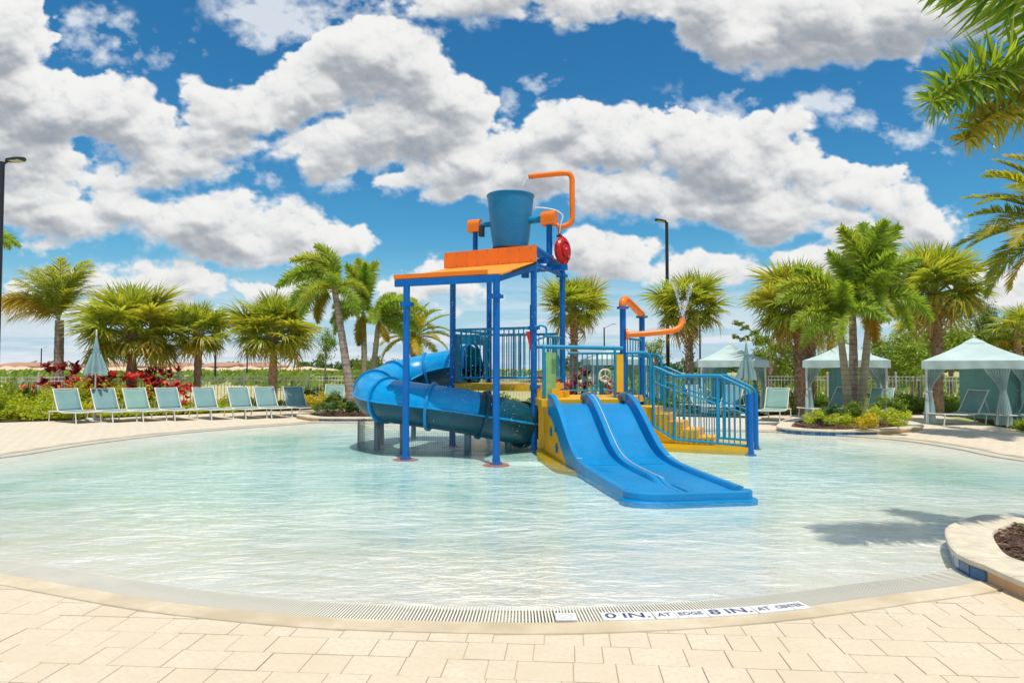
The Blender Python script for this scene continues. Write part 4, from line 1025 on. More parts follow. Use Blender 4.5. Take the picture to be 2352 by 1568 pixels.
# lips along the seam and flanges between sections
for s in (1, -1):
    sm_ = []
    for i, p in enumerate(TPs):
        d = (TPs[min(i+1, NT-1)]-TPs[max(i-1, 0)]).normalized(); x = d.cross(Vector((0,0,1))).normalized(); sm_.append(p+x*s*(tr_+.012))
    pbuild(MB().tube(sm_, .020, 6), 'seam_lip', 'cyan_tube', TB)
for i in (1, 9, 16, 23, 30, 37, 44, NT-1):
    d = (TPs[min(i+1, NT-1)]-TPs[max(i-1, 0)]).normalized()
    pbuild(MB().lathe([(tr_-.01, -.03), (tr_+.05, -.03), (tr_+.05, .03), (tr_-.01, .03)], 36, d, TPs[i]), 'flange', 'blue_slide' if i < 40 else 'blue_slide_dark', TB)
for (i, r_) in ((12, .06), (20, .06), (27, .07), (33, .085), (42, .07), (49, .07)):
    p = TPs[i]; pbuild(MB().tube([Vector((p.x, p.y, -.2)), Vector((p.x, p.y, p.z-tr_+.03))], r_, 12), 'support_leg', 'grey_leg', TB)
# netting skirt round the foot of the tube
NP = smooth_path([(-3.42,15.9,0),(-3.35,14.9,0),(-2.75,14.0,0),(-2.0,13.75,0),(-1.3,13.72,0),(-.75,13.8,0)], 12); net = MB()
NPr = resample(NP, .045, False)
for k, p in enumerate(NPr):
    net.bar((p.x, p.y, -.19), (p.x, p.y, .50-.12*min(1, k/60)), .0045, .0045, (0, 1, 0))
for z in [(-.15+.045*k) for k in range(15)]:
    for a, b in zip(NPr[::3], NPr[3::3]): net.bar((a.x, a.y, z), (b.x, b.y, z), .0045, .0045)
tag(pbuild(net, 'netting', 'net', smooth=False), kind='stuff')
# ------------------------------------------------------------------ sun loungers
def make_lounger(sling='sling', dark=False):
    t = thing('sun_lounger', 'x', 'sun lounger')                       # local +X points to the foot end
    w = .35; hz = .33
    for s in (1, -1):
        y = s*w
        side = smooth_path([(-.62, y, .30), (-.3, y, .325), (.0, y, hz), (.35, y, .30), (.75, y, .315), (1.20, y, .325)], 4)
        MB().tube(side, .020, 8).build('side_rail', M['cream_frame'], t, True)
        MB().tube(smooth_path([(-.0, y, hz+.02), (-.10, y, .50), (-.24, y, .76), (-.36, y, .98), (-.385, y, 1.0)], 3), .017, 8).build('back_rail', M['cream_frame'], t, True)
        for x, dx in ((-.52, -.06), (1.10, .05)):
            MB().tube([(x, y, .31), (x+dx*.4, y, .16), (x+dx, y, 0)], .019, 8).build('leg', M['cream_frame'], t, True)
        MB().tube([(-.24, y*.97, .76), (-.42, y*.97, .32)], .010, 6).build('back_strut', M['cream_frame'], t, True)
    for x, z in ((-.62, .30), (-.0, hz), (1.20, .325)): MB().tube([(x, -w, z), (x, w, z)], .017, 8).build('cross_bar', M['cream_frame'], t, True)
    MB().tube([(-.385, -w, 1.0), (-.39, 0, .985), (-.385, w, 1.0)], .015, 8).build('head_bar', M['cream_frame'], t, True)
    def back(u, v):
        y = (u-.5)*2*(w-.012); sag = .022*(1-(2*u-1)**2)
        x = -.02-.355*v**1.05; z = hz+.02+.64*v
        return (x-sag*.8+.0, y, z-sag*.5)
    def seat(u, v):
        y = (u-.5)*2*(w-.012); return (v*1.18, y, .333-.03*math.sin(math.pi*v)*.9-.022*(1-(2*u-1)**2))
    MB().grid(back, 6, 8).build('back_sling', M[sling], t, True); MB().grid(seat, 6, 10).build('seat_sling', M[sling], t, True)
    return t
def solid(o):
    for c in o.children:
        if 'sling' in c.name:
            m = c.modifiers.new('thickness', 'SOLIDIFY'); m.thickness = .006
lp_ = make_lounger('sling_blue'); solid(lp_); lg = make_lounger('sling'); solid(lg)
used = {}
def place_lounger(src, px_back, y_base, fdir, label, group, dback=.0, scale=1.0, xyz=None):
    o = src if src not in used else copy_tree(src); used[src] = 1
    # the hinge sits about .45 m beyond the foot legs as seen
    if xyz: p = Vector(xyz)
    else:
        D = G(px_back, y_base).y+.75; p = Vector(((px_back+10-1176)/FPX*D, D, 0))
    o.location = p; o.rotation_euler = (0, 0, math.atan2(fdir[1], fdir[0])); o.scale = (scale,)*3
    tag(o, label, 'sun lounger', group); return o
GL = 'teal mesh loungers lined up along the far left pool deck'
rowL = [(165, 'blue teal mesh lounger at the left end of the row, beside the yellow green bed'), (250, 'lounger whose back stands just right of the closed umbrella pole'),
 (321, 'lounger with its back in front of the thick brown palm trunk'), (394, 'lounger whose back stands below the right-hand red leaved plants'),
 (478, 'lounger with its back below the dark lamp post and a second short palm trunk'), (557, 'lounger in the gap between the second and third palm trunks of the row'),
 (617, 'lounger with its back right in front of the third short palm trunk'), (683, 'lounger at the right end of the row, just left of the golden shrub')]
for i, (px, lab) in enumerate(rowL):
    D = 21.2+2.6*i/7; a = R(-33-2.4*i)
    place_lounger(lg if i == 2 else lp_, px, 0, (math.cos(a), math.sin(a)), lab, GL, xyz=((px-1176)/FPX*D, D, 0))
place_lounger(lg, 0, 0, (.12, -1), 'pale green lounger back half hidden behind the leaning palm trunk', None, xyz=(-6.75, 25.9, .02))
# right side
place_lounger(lg, 0, 0, (-.55, -.85), 'pale teal lounger standing alone on the deck right of the blue stair railing', None, xyz=(8.55, 22.2, 0))
place_lounger(lp_, 0, 0, (-.97, -.22), 'lounger inside the middle cabana, left of the three palm trunks', None, xyz=(10.85, 23.0, .0))
place_lounger(lg, 0, 0, (-.75, -.66), 'lounger with a lit pale back right of the three palm trunks', None, xyz=(11.95, 22.3, .0))
place_lounger(lp_, 0, 0, (-.98, -.18), 'shaded lounger inside the right cabana, left of its middle curtain', None, xyz=(13.45, 20.2, .0))
place_lounger(lp_, 0, 0, (-.98, -.18), 'shaded lounger deepest inside the right cabana at the frame edge', None, xyz=(14.9, 19.7, .0))
place_lounger(lg, 0, 0, (.6, -.8), 'lounger inside the cabana seen through the stair railing', None, xyz=(6.7, 24.4, .03))
place_lounger(lp_, 0, 0, (-.7, -.7), 'lounger low behind the stair balusters, beside the closed right umbrella', None, xyz=(7.6, 23.9, .03))
# ------------------------------------------------------------------ cabanas
def fold_curtain(mb, top_c, dirv, w_top, w_waist, w_bot, ztop, zwaist, zbot, pull, amp=.05, folds=9, ins=None):
    """gathered curtain hanging from a rail, tied in at the waist; pull moves the waist along dirv"""
    dirv = Vector(dirv).normalized(); nrm = Vector((-dirv.y, dirv.x, 0)); N = folds*6
    def f(u, v):
        if v < .55: t = v/.55; tt = t*t*(3-2*t); w = w_top+(w_waist-w_top)*tt**.8; sh = pull*tt; z = ztop+(zwaist-ztop)*t
        else: t = (v-.55)/.45; tt = 1-(1-t)**2; w = w_waist+(w_bot-w_waist)*tt; sh = pull; z = zwaist+(zbot-zwaist)*t
        tight = 1-.55*math.exp(-((z-zwaist)/.16)**2)
        a = amp*tight*(.55+.45*math.sin(3.1*u+2*v)); s = math.sin(u*folds*2*math.pi+.6*math.sin(7*v))
        p = Vector(top_c)+dirv*((u-.5)*w+sh)+nrm*a*s
        return (p.x, p.y, z+.01*math.sin(u*40))
    mb.grid(f, N, 22)
def make_cabana(label, loc, rz, S=(3.1, 3.0), H=1.98, peak=.72, backwall=True, curtains=((0,1),(1,1),(2,1),(3,1)), sidewall=None, scale=1, mid=False):
    t = thing('cabana', label, 'cabana', loc, rz, scale=scale); a, b = S[0]/2, S[1]/2
    cs = [(-a, -b), (a, -b), (a, b), (-a, b)]
    for (x, y) in cs:
        l = MB().box((x, y, H/2), (.06, .06, H)).build('post', M['cream_frame'], t)
        MB().box((x, y, .01), (.14, .14, .02)).build('foot_plate', M['cream_frame'], l)
    for i in range(4):
        p, q = cs[i], cs[(i+1) % 4]; MB().bar((p[0], p[1], H-.02), (q[0], q[1], H-.02), .045, .05).build('top_beam', M['cream_frame'], t)
    # canopy: four panels sagging slightly, a small vented cap
    o = .12
    def canopy(u, v):
        ang = u*4; k = int(ang) % 4; f = ang-int(ang) if u < 1 else 0
        p, q = cs[k], cs[(k+1) % 4]; ex = Vector((p[0]+(q[0]-p[0])*f, p[1]+(q[1]-p[1])*f, 0)); ex = Vector((ex.x*(1+o/a), ex.y*(1+o/b), 0))
        r = 1-v*.86; sag = .10*math.sin(math.pi*min(1, v))*(1-(2*f-1)**2)*.55+.04*math.sin(math.pi*v)
        return (ex.x*r, ex.y*r, H+.06+peak*(v*.90)-sag)
    MB().grid(canopy, 48, 10).build('canopy', M['canvas'], t, True)
    def cap(u, v):
        ang = u*4; k = int(ang) % 4; f = ang-int(ang) if u < 1 else 0
        p, q = cs[k], cs[(k+1) % 4]; ex = Vector((p[0]+(q[0]-p[0])*f, p[1]+(q[1]-p[1])*f, 0))
        return (ex.x*.24*(1-v), ex.y*.24*(1-v), H+.06+peak*.84+peak*.24*v-(.02 if v < .1 else 0))
    MB().grid(cap, 16, 4).build('canopy_cap', M['canvas'], t, True)
    MB().lathe([(0, 0), (.03, .01), (.035, .04), (.015, .07), (0, .08)], 10, o=(0, 0, H+.06+peak*1.07)).build('finial', M['cream_frame'], t, True)
    def val(u, v):
        ang = u*4; k = int(ang) % 4; f = ang-int(ang) if u < 1 else 0
        p, q = cs[k], cs[(k+1) % 4]; ex = Vector((p[0]+(q[0]-p[0])*f, p[1]+(q[1]-p[1])*f, 0)); w = .012*math.sin(u*150)*v
        return (ex.x*(1+o/a+w), ex.y*(1+o/b+w), H+.065-v*(.24+.012*math.sin(u*31)))
    MB().grid(val, 160, 3).build('valance', M['canvas'], t, True)
    if backwall:
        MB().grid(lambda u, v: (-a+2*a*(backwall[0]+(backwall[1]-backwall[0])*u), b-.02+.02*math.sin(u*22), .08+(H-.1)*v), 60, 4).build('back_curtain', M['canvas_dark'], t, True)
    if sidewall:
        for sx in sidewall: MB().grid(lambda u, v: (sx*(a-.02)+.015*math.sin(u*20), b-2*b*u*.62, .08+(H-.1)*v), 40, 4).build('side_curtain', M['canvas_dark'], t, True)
    for (k, on) in curtains:
        x, y = cs[k]; sx = -1 if x < 0 else 1; sy = -1 if y < 0 else 1
        mb = MB(); fold_curtain(mb, (x-sx*.26, y+.0, 0), (-sx, 0, 0), .56, .13, .30, H-.02, .95, .04, -.20)
        c = mb.build('curtain', M['canvas'], t, True)
        MB().lathe([(.085, -.03), (.095, 0), (.085, .03)], 16, o=(x-sx*.06, y, .95)).build('tie_band', M['umbrella'], c, True)
        if sy < 0:
            mb = MB(); fold_curtain(mb, (x, y+.24, 0), (0, 1, 0), .46, .12, .26, H-.02, .95, .04, -.19); mb.build('curtain', M['canvas'], t, True)
    if mid:
        mb = MB(); fold_curtain(mb, (mid, -b, 0), (1, 0, 0), .72, .16, .40, H-.02, .95, .04, .14); mb.build('curtain', M['canvas'], t, True)
    # paved floor under the cabana
    return t
make_cabana('largest aqua cabana at the right edge with deep teal back wall', (13.95, 20.6, 0), R(-31), S=(2.5, 2.4), H=1.80, peak=.66, mid=.45, sidewall=(1,), backwall=(.36, 1))
make_cabana('open aqua cabana behind the three slender palm trunks', (11.38, 23.4, 0), R(-24), S=(2.35, 2.2), H=1.84, peak=.56, backwall=(.30, .52))
make_cabana('pale mint cabana with a closed umbrella before its right corner', (8.2, 25.7, 0), R(-12), S=(2.2, 2.1), H=1.86, peak=.58, backwall=(.22, .50))
make_cabana('distant cabana roof showing behind the steering wheel rails', (4.3, 28.8, 0), R(4), S=(2.2, 2.2), H=1.95, peak=.54, backwall=None)
# ------------------------------------------------------------------ closed umbrellas
def make_umbrella(label, loc, h=2.75):
    t = thing('closed_umbrella', label, 'umbrella', loc)
    MB().lathe([(0, 0), (.27, 0), (.27, .05), (.22, .08), (.05, .09), (.045, .30), (.0, .30)], 28).build('base', M['cream_frame'], t, True)
    MB().tube([(0, 0, .05), (0, 0, h)], .022, 10).build('pole', M['cream_frame'], t, True)
    def f(u, v):
        z = h-.02-v*1.32; a = u*2*math.pi
        r = .015+.055*v+.11*min(1, v*1.2)**1.5
        if v > .42: r += .07*((v-.42)/.58)
        if abs(v-.46) < .06: r *= .80
        fold = 1+.38*math.sin(a*8+.5*math.sin(5*v))*min(1, v*2.2)
        sw = .03*math.sin(a*3)*v
        return (math.cos(a)*(r*fold+sw*.4), math.sin(a)*(r*fold+sw*.4), z-(.05*math.sin(a*8) if v > .97 else 0))
    c = MB().grid(f, 96, 26).build('folded_canopy', M['umbrella'], t, True)
    MB().lathe([(.12, -.02), (.135, 0), (.12, .02)], 20, o=(0, 0, h-.02-.46*1.32)).build('strap', M['canvas_dark'], c, True)
    MB().lathe([(0, 0), (.02, .0), (.028, .03), (.0, .07)], 10, o=(0, 0, h)).build('finial', M['cream_frame'], t, True)
    return t
p = G(217, 965); make_umbrella('closed blue umbrella standing among the loungers on the left', p, 2.80)
make_umbrella('closed pale umbrella in front of the mint cabana', (8.0, 23.3, 0), 2.62)
# ------------------------------------------------------------------ picket fences
pk = MB().box((0, 0, .68), (.022, .022, 1.32)).mesh('picket', M['cream_frame'])
pm = MB().box((0, 0, .72), (.065, .065, 1.46)).mesh('fence_post', M['cream_frame']); pc = MB().lathe([(.045, 0), (.045, .015), (0, .05)], 4, o=(0, 0, 1.45)).mesh('cap', M['cream_frame'])
def fence(label, a, b, sp_=.125):
    a = Vector(a); b = Vector(b); d = b-a; L = d.length; u = d/L; ang = math.atan2(u.y, u.x)
    t = thing('picket_fence', label, 'fence', a, ang); n = int(L/sp_)
    for z in (.16, 1.16, 1.30): MB().box((L/2, 0, z), (L, .028, .035)).build('rail', M['cream_frame'], t)
    for k in range(1, n): link('picket', pk, t, (k*sp_, 0, 0))
    m = max(1, round(L/2.4))
    for k in range(m+1):
        o = link('fence_post', pm, t, (L*k/m, 0.0, 0)); link('cap', pc, o)
    return t
fence('cream picket fence running behind the left loungers and red plants', (-22.5, 24.6, 0), (-6.0, 28.4, 0))
fence('cream picket fence seen through the play structure rails', (-5.4, 28.6, 0), (5.0, 29.8, 0))
fence('cream picket fence behind the cabanas on the right', (5.6, 29.8, 0), (22.5, 25.2, 0))
# ------------------------------------------------------------------ lamp posts
def lamp_post(label, loc, h, heads=((1, 0),), r=.075, arm=.25, slope=0, group=None):
    t = thing('lamp_post', label, 'lamp post', loc, group=group)
    MB().lathe([(0, 0), (.2, 0), (.2, .05), (.1, .25), (0, .25)], 14).build('base', M['black'], t, True)
    MB().tube([(0, 0, .05), (0, 0, h)], [r, r*.8], 10).build('pole', M['black'], t, True)
    for (dx, dy) in heads:
        d = Vector((dx, dy, 0)).normalized(); s = Vector((-d.y, d.x, 0))
        am = MB().tube([Vector((0, 0, h-.14)), d*arm*.5+Z(h-.04+slope*.5), d*arm+Z(h+slope)], .035, 8).build('arm', M['black'], t, True)
        o = d*arm+Z(h+slope); mb = MB(); vs = []
        out = [(0, .09), (.12, .17), (.45, .18), (.62, .10), (.66, 0)]; out = out+[(x, -y) for x, y in out[::-1][1:]]
        for z, k in ((-.015, 1), (.03, .98), (.055, .80)):
            for (x, y) in out: vs.append(o+d*x+s*y*k+Z(z+.03*x))
        n = len(out); fs = [(j*n+i, j*n+(i+1) % n, (j+1)*n+(i+1) % n, (j+1)*n+i) for j in range(2) for i in range(n)]+[tuple(range(n))[::-1], tuple(range(2*n, 3*n))]
        hd = mb.add(vs, fs).build('lamp_head', M['black'], t, False)
        MB().box(o+d*.34+Z(-.012), (.36, .22, .02), math.atan2(d.y, d.x)).build('lens', M['glass_lens'], hd)
    return t
lamp_post('tall dark lamp post cut by the left edge of the picture', (-15.86, 21.0, 0), 8.05, ((.97, -.25),), .095, .22)
lamp_post('tall dark lamp post right of the play structure, its head turned left', ((1534-1176)/FPX*31, 31, 0), 8.3, ((-.8, -.6),), .09, .1)
def far_lamp(px, ytop, h, label, heads=((1, 0),), arm=.3, slope=0, r=.09):
    D = (h-CAM_H)*FPX/(845-ytop); return lamp_post(label, ((px-1176)/FPX*D, D, 0), h, heads, r, arm, slope, 'street lamps beyond the fence')
far_lamp(495, 712, 8.3, 'distant lamp post rising between the second and third short palms', ((-1, 0), (1, 0)), .5, 0, .12)
far_lamp(568, 768, 8.3, 'distant thin lamp post below the fronds of the third short palm', ((1, 0),), .4, 0, .15)
far_lamp(1388, 752, 8.0, 'distant lamp with a long rising arm above the slide bar', ((1, 0),), 1.2, .5, .13)
far_lamp(1608, 738, 8.3, 'distant dark pole just right of the shaggy palm beside the jet', ((-1, 0),), .3, 0, .14)
far_lamp(365, 800, 8.0, 'tiny distant lamp between the first and second short palms', ((1, 0),), .8, .3, .2)
far_lamp(423, 805, 8.0, 'tiny distant lamp over the peach bank left of the second short palm', ((-1, 0),), 1.4, .3, .2)
far_lamp(95, 800, 8.0, 'tiny distant lamp at the far left between pole and grey palm trunk', ((1, 0),), 1.2, .4, .2)
# ------------------------------------------------------------------ far land: bank of bare earth, low houses
M['earth'] = mat('peach_earth_bank', (.74, .50, .33), .95, var=.12, vscale=.05, tint2=(.62, .46, .30))
mb = MB(); vs = []; n = 90
for i in range(n+1):
    x = -190+i*1.72; y = 200+8*math.sin(i*.15)
    h = (1.9+.25*math.sin(i*.5)+.2*math.sin(i*1.9))*min(1, i/6, (n-i)/14)
    vs += [(x, y-9, -.1), (x, y-2, h*.9-.1), (x, y, h), (x, y+9, -.1)]
mb.add(vs, [(i*4+j, i*4+4+j, i*4+5+j, i*4+1+j) for i in range(n) for j in range(3)]); tag(mb.build('earth_bank', M['earth'], None, True), kind='structure')
M['house_wall'] = mat('pale_house_wall', (.66, .58, .48), .9); M['house_roof'] = mat('terracotta_roof', (.50, .27, .17), .9); M['window'] = mat('dark_window', (.05, .06, .08), .2)
hl = [('low terracotta roofed house on the horizon left of the grey palm trunk', 60), ('low terracotta roofed house on the horizon just left of the first short palm trunk', 262),
      ('low terracotta roofed house on the horizon left of the second short palm', 400), ('low terracotta roofed house on the horizon right of the second short palm', 520), ('low terracotta roofed house at the right end of the horizon row', 600)]
for i, (lab, px) in enumerate(hl):
    D = 235; t = thing('house', lab, 'house', ((px-1176)/FPX*D, D, 0), 0, 'houses on the horizon'); t.scale = (1, 1, .84)
    MB().box((0, 0, 1.4), (16, 10, 2.8)).build('wall', M['house_wall'], t)
    mb = MB(); mb.add([(-9,-6,2.7),(9,-6,2.7),(9,6,2.7),(-9,6,2.7),(-4,0,4.3),(4,0,4.3)], [(0,1,5,4),(1,2,5),(2,3,4,5),(3,0,4),(3,2,1,0)]); mb.build('roof', M['house_roof'], t)
    for x in (-5, -1.5, 2, 5.5): MB().box((x, -5.03, 1.5), (1.2, .1, 1.2)).build('window', M['window'], t)
# ------------------------------------------------------------------ leaves and fronds
RN = random.Random(21)
def blade(mb, p, d, up, L, w, droop, segs=3, fold=0):
    """one leaf blade from p along d, tapering, hanging by droop"""
    d = Vector(d).normalized(); s = d.cross(up)
    if s.length < 1e-3: s = Vector((1, 0, 0))
    s.normalize(); vs = []; q = Vector(p)
    for k in range(segs+1):
        f = k/segs; ww = w*(.55+.45*math.sin(min(1, f*2.2)*math.pi/2))*(1-f**2.2) if k < segs else 0
        c = Vector(p)+d*L*f*(1-.25*droop*f)+Vector((0, 0, -1))*L*droop*f*f
        if k < segs: vs += [c-s*ww, c+s*ww]
        else: vs.append(c)
    fs = [(2*k, 2*k+1, 2*k+3, 2*k+2) for k in range(segs-1)]+[(2*segs-2, 2*segs-1, 2*segs)]
    mb.add(vs, fs)
def fan_mesh(seed, R0=.82, pet=.80, nb=38, droop=.35, old=False):
    rr = random.Random(seed); mb = MB(); mb.cur = 1
    pts = [(0, 0, 0), (pet*.5, 0, .03), (pet, 0, 0)]; mb.tube(pts, [.028, .016, .011], 4); mb.cur = 0
    c = Vector((pet, 0, 0))
    for k in range(nb):
        a = R(-150+300*k/(nb-1))+rr.uniform(-.05, .05); ca, sa = math.cos(a), math.sin(a)
        L = R0*(.62+.38*max(0, math.cos(a*.5)))*rr.uniform(.85, 1.08)
        d = Vector((ca, sa*.92, .22*abs(sa)+rr.uniform(-.10, .12)+.06*(k % 2)))          # pleated and cupped
        blade(mb, c, d, Vector((0, 0, 1))+Vector((0, rr.uniform(-.6, .6), 0)), L, .034*rr.uniform(.8, 1.15), droop*rr.uniform(.5, 1.4), 4)
    return mb
def frond_mesh(seed, L=2.0, n=46, leaf=.42, lw=.016, arch=.5, planes=2, droop=.35, vang=.5, spread=0.0, taper=.55, bare=.14):
    """feather frond: arching stalk along +X; planes=2 flat feather, more planes a foxtail"""
    rr = random.Random(seed); mb = MB(); st = []
    N = 14
    def P(f): return Vector((L*(f-.30*arch*f*f*f), 0, L*arch*(.55*f-1.05*f*f)))
    mb.cur = 1; mb.tube([P(k/N) for k in range(N+1)], [.022*(1-.85*k/N)+.003 for k in range(N+1)], 4); mb.cur = 0
    for k in range(n):
        f = bare+(1-bare)*(k+.5)/n; p = P(f); t = (P(min(1, f+.02))-P(f-.02)).normalized(); s = Vector((0, 1, 0)); u = s.cross(t)*-1
        if u.z < 0: u = -u
        ll = leaf*(.45+.55*math.sin(math.pi*min(1, (f-bare)/(1-bare)*.9+.12)))*(1 if f < .8 else 1-taper*(f-.8)/.2*.6)
        for j in range(planes):
            for sg in (1, -1):
                if planes == 2 and j == 1: continue
                if planes <= 2: el = vang+rr.uniform(-.12, .12); fw = .55+.25*f
                else: el = -1.35+2.75*(j+rr.random())/planes; fw = .22+.75*max(0, f-.45)
                d = t*(fw+rr.uniform(-.25, .30))+(s*sg*math.cos(el)+u*math.sin(el))*.9
                blade(mb, p+t*rr.uniform(-.01, .01), d, t.cross(d), ll*rr.uniform(.75, 1.15), lw*rr.uniform(.8, 1.2), droop*rr.uniform(.4, 1.5), 3)
    return mb
FAN = [fan_mesh(s, droop=dr).mesh('frond', [M['fan'], M['rachis']]) for s, dr in ((1, .22), (2, .38), (3, .60))]
FANO = [fan_mesh(s, droop=.75, nb=22).mesh('frond', [M['fan_old'], M['rachis']]) for s in (4, 5)]
FANF = [fan_mesh(s, droop=dr, nb=20).mesh('frond', [M['fan'], M['rachis']]) for s, dr in ((11, .3), (12, .5))]
FANF[0].name = 'frond'
FAND = fan_mesh(6, droop=.9, nb=20).mesh('frond', [M['fan_dry'], M['rachis']])
FOX = [frond_mesh(s, L=1.85, n=48, leaf=.40, lw=.021, arch=ar, planes=4, droop=.14).mesh('frond', [M['foxtail'], M['rachis']]) for s, ar in ((21, .35), (22, .6), (23, .95))]
FOXO = frond_mesh(24, L=1.8, n=50, leaf=.38, lw=.018, arch=.7, planes=5, droop=.5).mesh('frond', [M['foxtail_old'], M['rachis']])
QUEEN = [frond_mesh(s, L=2.3, n=52, leaf=.60, lw=.018, arch=ar, planes=2, droop=.7, vang=.2).mesh('frond', [M['fan'], M['rachis']]) for s, ar in ((31, .35), (32, .6))]
QUEENO = frond_mesh(33, L=2.3, n=56, leaf=.58, lw=.016, arch=.6, planes=3, droop=.8).mesh('frond', [M['fan_old'], M['rachis']])
DATE = [frond_mesh(s, L=2.4, n=84, leaf=.50, lw=.019, arch=ar, planes=2, droop=.14, vang=.35).mesh('frond', [M['date'], M['rachis']]) for s, ar in ((41, .35), (42, .55))]
NEARF = [frond_mesh(s, L=2.35, n=50, leaf=.54, lw=.022, arch=ar, planes=4, droop=.10, taper=.1).mesh('frond', [M['near_leaf'], M['rachis']]) for s, ar in ((51, .5), (52, .7))]
def aim(az, el, roll=0):
    return (Matrix.Rotation(R(az), 3, 'Z')@Matrix.Rotation(-R(el), 3, 'Y')@Matrix.Rotation(R(roll), 3, 'X')).to_euler()
def palm(label, base, top, r0, r1, bark, name='palm_tree', group=None, rough=False, bulge=0, boots=0, bootr=1.0, cat='palm tree', seed=1):
    """base/top world points of the trunk"""
    rr = random.Random(seed); base = Vector(base); top = Vector(top)
    t = thing(name, label, cat, base, group=group); v = top-base; N = max(10, int(v.length*7)); pts = []; rad = []
    for k in range(N+1):
        f = k/N; pts.append(v*f+Vector((math.sin(f*2.6)*.02, 0, 0))*v.length*.3)
        r_ = r0+(r1-r0)*f+bulge*math.exp(-(f/.12)**2)*r0
        if rough: r_ *= rr.uniform(.90, 1.12)
        else: r_ *= 1+.035*math.sin(f*N*2.1)
        rad.append(r_)
    pts[0] = Vector((0, 0, -.12)); MB().tube(pts, rad, 14).build('trunk', M[bark], t, True)
    if boots:
        mb = MB(); L = v.length
        for k in range(boots):
            f = 1-(k/boots)*min(1, bootr/L); a = k*2.4; c = v*f+Vector((math.cos(a), math.sin(a), 0))*rad[min(N, int(f*N))]*.85
            d = Vector((math.cos(a), math.sin(a), 1.1)).normalized(); l = .17*rr.uniform(.7, 1.25)
            mb.bar(c, c+d*l, .085*rr.uniform(.6, 1.1), .022, (math.cos(a), math.sin(a), -.3))
        o = mb.build('leaf_bases', M['boot'], t, False); tag(o, kind='stuff')
    return t, v
def fan_crown(t, v, rc, n=38, old=6, dry=0, seed=3, lean=(0, 0), meshes=None, low=-24):
    rr = random.Random(seed); s = rc/1.62; ms = meshes or FAN
    for k in range(n):
        f = (k+.5)/n; el = 84-(84-low)*f**.85+rr.uniform(-9, 9); az = k*137.5+rr.uniform(-14, 14)
        me = ms[0 if f < .3 else (1 if f < .7 else len(ms)-1)]
        sc = s*rr.uniform(.82, 1.12)*(.85+.3*math.sin(math.pi*min(1, f*1.2)))
        link('frond', me, t, v+Vector((0, 0, -.25*f*rc*.3)), aim(az, el, rr.uniform(-35, 35)), sc)
    for k in range(old):
        az = k*360/old+rr.uniform(-25, 25); link('frond', FANO[k % 2], t, v+Vector((0, 0, -.12)), aim(az, rr.uniform(-40, -8), rr.uniform(-40, 40)), s*rr.uniform(.75, 1.0))
    for k in range(dry):
        az = k*360/dry+rr.uniform(-25, 25); link('frond', FAND, t, v+Vector((0, 0, -.2)), aim(az, rr.uniform(-65, -40), rr.uniform(-40, 40)), s*rr.uniform(.7, .9))
def fronds(t, v, specs, scale=1.0, seed=5):
    """specs: (mesh, azimuth, elevation, scale); azimuth 0 is to the right, 180 left, -90 towards the viewer"""
    rr = random.Random(seed)
    for (me, az, el, sc) in specs:
        link('frond', me, t, v, aim(az, el, rr.uniform(-25, 25)), scale*sc)
def PP(px, py, D): return V(px, py, D)
def gb(px, D, z=0.0): return Vector(((px-1176)/FPX*D, D, z))
GF = 'short fan palms along the back of the deck'
specs = [  # px, depth, crown px, crown py, crown radius in px, trunk r, label, old, dry, n
 (303, 26, 303, 772, 126, .20, 'bushy fan palm with a thick red brown trunk behind the red leaved plants', 10, 0, 52),
 (454, 27, 455, 775, 84, .17, 'smallest fan palm of the left row, second from the left', 7, 0, 40),
 (626, 27, 628, 778, 104, .18, 'wide yellow green fan palm, third of the left row', 10, 0, 48),
 (1315, 30, 1318, 722, 84, .20, 'round headed fan palm seen through the posts of the play structure', 5, 2, 46),
 (1583, 29, 1580, 722, 94, .20, 'greyish fan palm behind the orange water jet pipe', 4, 4, 44),
 (1838, 24.6, 1835, 715, 112, .24, 'shaggy fan palm with a stout rough trunk left of the slender trio', 9, 7, 54),
 (2150, 24.5, 2148, 676, 122, .21, 'spreading fan palm with a rough trunk between the two right cabanas', 7, 3, 48)]
for i, (px, D, cx, cy, rp_, tr0, lab, old, dry, n) in enumerate(specs):
    t, v = palm(lab, gb(px, D), PP(cx, cy-6, D), tr0*.92, tr0*.8, 'bark_rough', 'fan_palm', rough=True, boots=46 if i < 5 else 90, bootr=.5 if i < 3 else 2.2, seed=i+30, group=GF if i < 3 else None)
    fan_crown(t, v, rp_*D/FPX*1.16, n, old, dry, seed=60+i)
# second rough trunk right behind the shaggy palm
t, v = palm('second stout trunked fan palm right behind the shaggy one', gb(1856, 26), PP(1862, 712, 26), .18, .17, 'bark_rough', 'fan_palm', rough=True, boots=60, bootr=2.2, seed=77); fan_crown(t, v, 1.55, 30, 4, 5, 91)
# small fan palms in the background
for (px, D, cx, cy, rp_, lab) in [(1905, 37, 1905, 775, 66, 'small distant fan palm between the shaggy palm and the slender trio'), (2335, 31, 2335, 760, 80, 'fan palm in the thicket at the right edge above the cabana roof'),
                                  (2095, 36, 2098, 762, 60, 'small fan palm in the thicket left of the rough trunked one'), (1870, 34, 1862, 770, 50, 'low fan palm behind the stout rough trunk')]:
    t, v = palm(lab, gb(px, D), PP(cx, cy, D), .18, .16, 'bark_rough', 'fan_palm', rough=True, seed=int(px)); fan_crown(t, v, rp_*D/FPX, 30, 4, 1, int(px), meshes=FANF)
